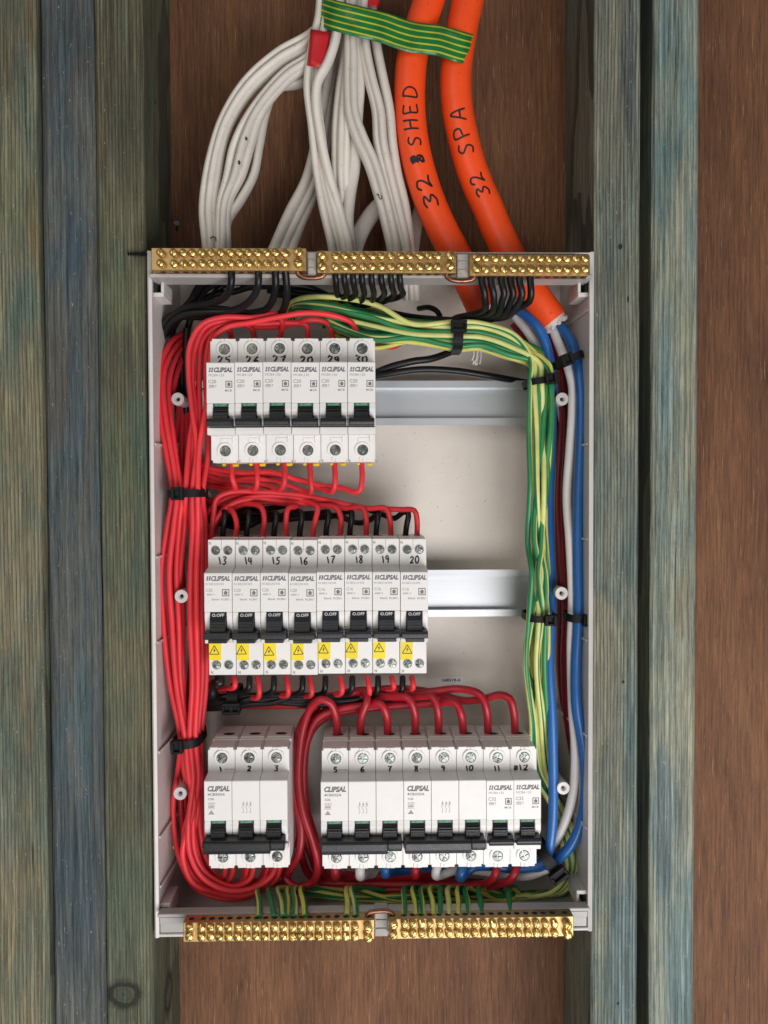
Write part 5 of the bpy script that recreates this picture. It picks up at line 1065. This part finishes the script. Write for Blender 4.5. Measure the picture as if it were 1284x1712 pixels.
# ------------------------------------------------------------------ cable ties
def tie(cx, cy, d, hw, hd, ang, label, head_off, w=4.6, tail=None):
    """strap loop round a bundle; centre pixel and depth, half sizes in mm, angle of the strap in degrees; head with slot"""
    c = P(cx, cy, d); t = empty('cable_tie', c, label, 'cable tie', 'black nylon cable ties'); a = R(ang); ux = Vector((math.cos(a), 0, math.sin(a))); uz = Vector((-math.sin(a), 0, math.cos(a))); n = 40; vs = []; fs = []
    for k in range(n):
        th = 2 * math.pi * k / n; cc, ss = math.cos(th), math.sin(th); e = .6
        x = math.copysign(abs(cc) ** e, cc) * hw; y = -math.copysign(abs(ss) ** e, ss) * hd
        for rr in (0, 1.1):
            kx = (hw + rr) / hw; ky = (hd + rr) / hd
            for z in (-w / 2, w / 2): vs.append(ux * (x * kx) + Vector((0, y * ky, 0)) + uz * z)
    for k in range(n):
        p, q = 4 * k, 4 * ((k + 1) % n)
        fs += [(p, p + 1, q + 1, q), (p + 2, q + 2, q + 3, p + 3), (p, q, q + 2, p + 2), (p + 1, p + 3, q + 3, q + 1)]
    mb = MB(); mb.add(vs, fs); mb.build('strap', M['tie'], t)
    def tb(mb2, x0, x1, y0, y1, z0, z1, ch):
        m2 = MB().box(x0, x1, y0, y1, z0, z1, ch); m2.v = [tuple(ux * p[0] + Vector((0, p[1], 0)) + uz * p[2]) for p in m2.v]; mb2.add(m2.v, m2.f)
    hm = MB(); y0 = -hd - 5.2; k = w * .82
    tb(hm, head_off - 4.0, head_off - 1.7, y0, y0 + 5, -k, k, .5); tb(hm, head_off + 1.7, head_off + 4.0, y0, y0 + 5, -k, k, .5); tb(hm, head_off - 1.75, head_off + 1.75, y0 + .1, y0 + 5, -k + .05, -k + 1.7, .3); tb(hm, head_off - 1.75, head_off + 1.75, y0 + .1, y0 + 5, k - 1.7, k - .05, .3); tb(hm, head_off - 1.8, head_off + 1.8, y0 + 2.4, y0 + 4.6, -k + 1.6, k - 1.6, .1)
    hm.build('head', M['tie'], t)
    if tail:
        tm_ = MB(); tb(tm_, head_off - w * .45, head_off + w * .45, y0 + 1.0, y0 + 3.2, tail[0], tail[1], .4); tm_.build('tail', M['tie'], t)
    return t
tie(314, 825, 32, 11.6, 14, 1, 'upper black cable tie round the left red bundle', -3.2, 5.2)
tie(318, 1232, 38, 8.6, 18, 5, 'lower black cable tie round the left red bundle', -4.4, 5.4)
tie(762, 562, 34, 10.6, 16, 90, 'upright black cable tie round the earth wires along the top', 3, 6.4)
tie(903, 640, 34, 10.0, 15, 7, 'black cable tie round the earth wires at the top right corner', 3.5, 4.4)
tie(902, 1030, 34, 10.0, 15, -2, 'black cable tie round the earth wires midway down', 3.6, 4.4)
tie(949, 603, 36, 9.2, 12, 22, 'tilted black cable tie round the white and blue wires at upper right', -4.2, 5.0)
tie(966, 1031, 34, 8.2, 12, -4, 'black cable tie on the right blue wire midway down', 3.5, 5.0)
tie(913, 1428, 40, 11.5, 17, -52, 'slanting black cable tie at the bottom right corner', 7.0, 7.5)
tie(393, 1168, 54, 8.5, 14, 90, 'black cable tie with stubby tail on the black wires under the middle row', -2.5, 7.5, (-1.5, 1.5))

# small things on the left stud, frayed ends and the grommet
p = P(246, 425, 12); t = tag(None or MB().cyl((0, 0, 0), (-1, 0, 0.02), 1.0, 12.5, 0, 10, .55).build('wood_screw', M['tie'], None, p * .001), 'thin dark screw lying across the green-brown stud beside the box corner', 'screw')
tr = MB(); [tr.cyl((-1.2 - k * 1.5, 0, .02), (-1, 0, .02), 1.75 - k * .07, .45, 0, 10, 1.0) for k in range(8)]; tr.build('screw_thread', M['tie'], t)
p = P(296, 385, 80); o = MB().cyl((0, 0, 0), (.2, -1, .2), .8, 9, 0, 10).cyl((1.8, -9, 1.8), (.2, -1, .2), 2.0, 1, 0, 12).build('nail', M['steel'], None, p * .001); tag(o, 'small nail in the plywood just above the box corner, left of the white cables', 'nail')
p = P(337, 838, 66); m = MB().ring(0, 0, 9, 6.2, -3, 20, 0, 24).disc(0, 0, 6.3, 8, 1, 20); o = m.build('grommet', [M['carrier'], M['hole']], None, p * .001); tag(o, 'round black-centred grommet beside the upper tie of the red bundle', 'grommet')
for lb, c0, n_, dirv in (('frayed white filler hanging below the upright earth wire tie', (797, 582, 62), 9, (0, -.2, -1)), ('frayed white strands right of the breaker marked 30', (652, 572, 52), 7, (.9, -.1, .35))):
    p = P(*c0); m = MB(); dv = Vector(dirv)
    for k in range(n_):
        off = Vector((rs.uniform(-3.4, 3.4) * (abs(dv.z) > .5) , rs.uniform(-2, 2), rs.uniform(-3, 3) * (abs(dv.z) < .5))); sweep(m, [off, off + dv * 5 + Vector((rs.uniform(-.8, .8), 0, rs.uniform(-.8, .8))), off + dv * rs.uniform(8, 12) + Vector((rs.uniform(-1.5, 1.5), rs.uniform(-1, 1), rs.uniform(-1.5, 1.5)))], .75, 6)
    o = m.build('frayed_end', M['filler'], None, p * .001); tag(o, lb, 'frayed wire')

print('box mm', bx0, bx1, bz0, bz1, 'triangles', sum(len(o.data.polygons) for o in sc.objects if o.type == 'MESH'))
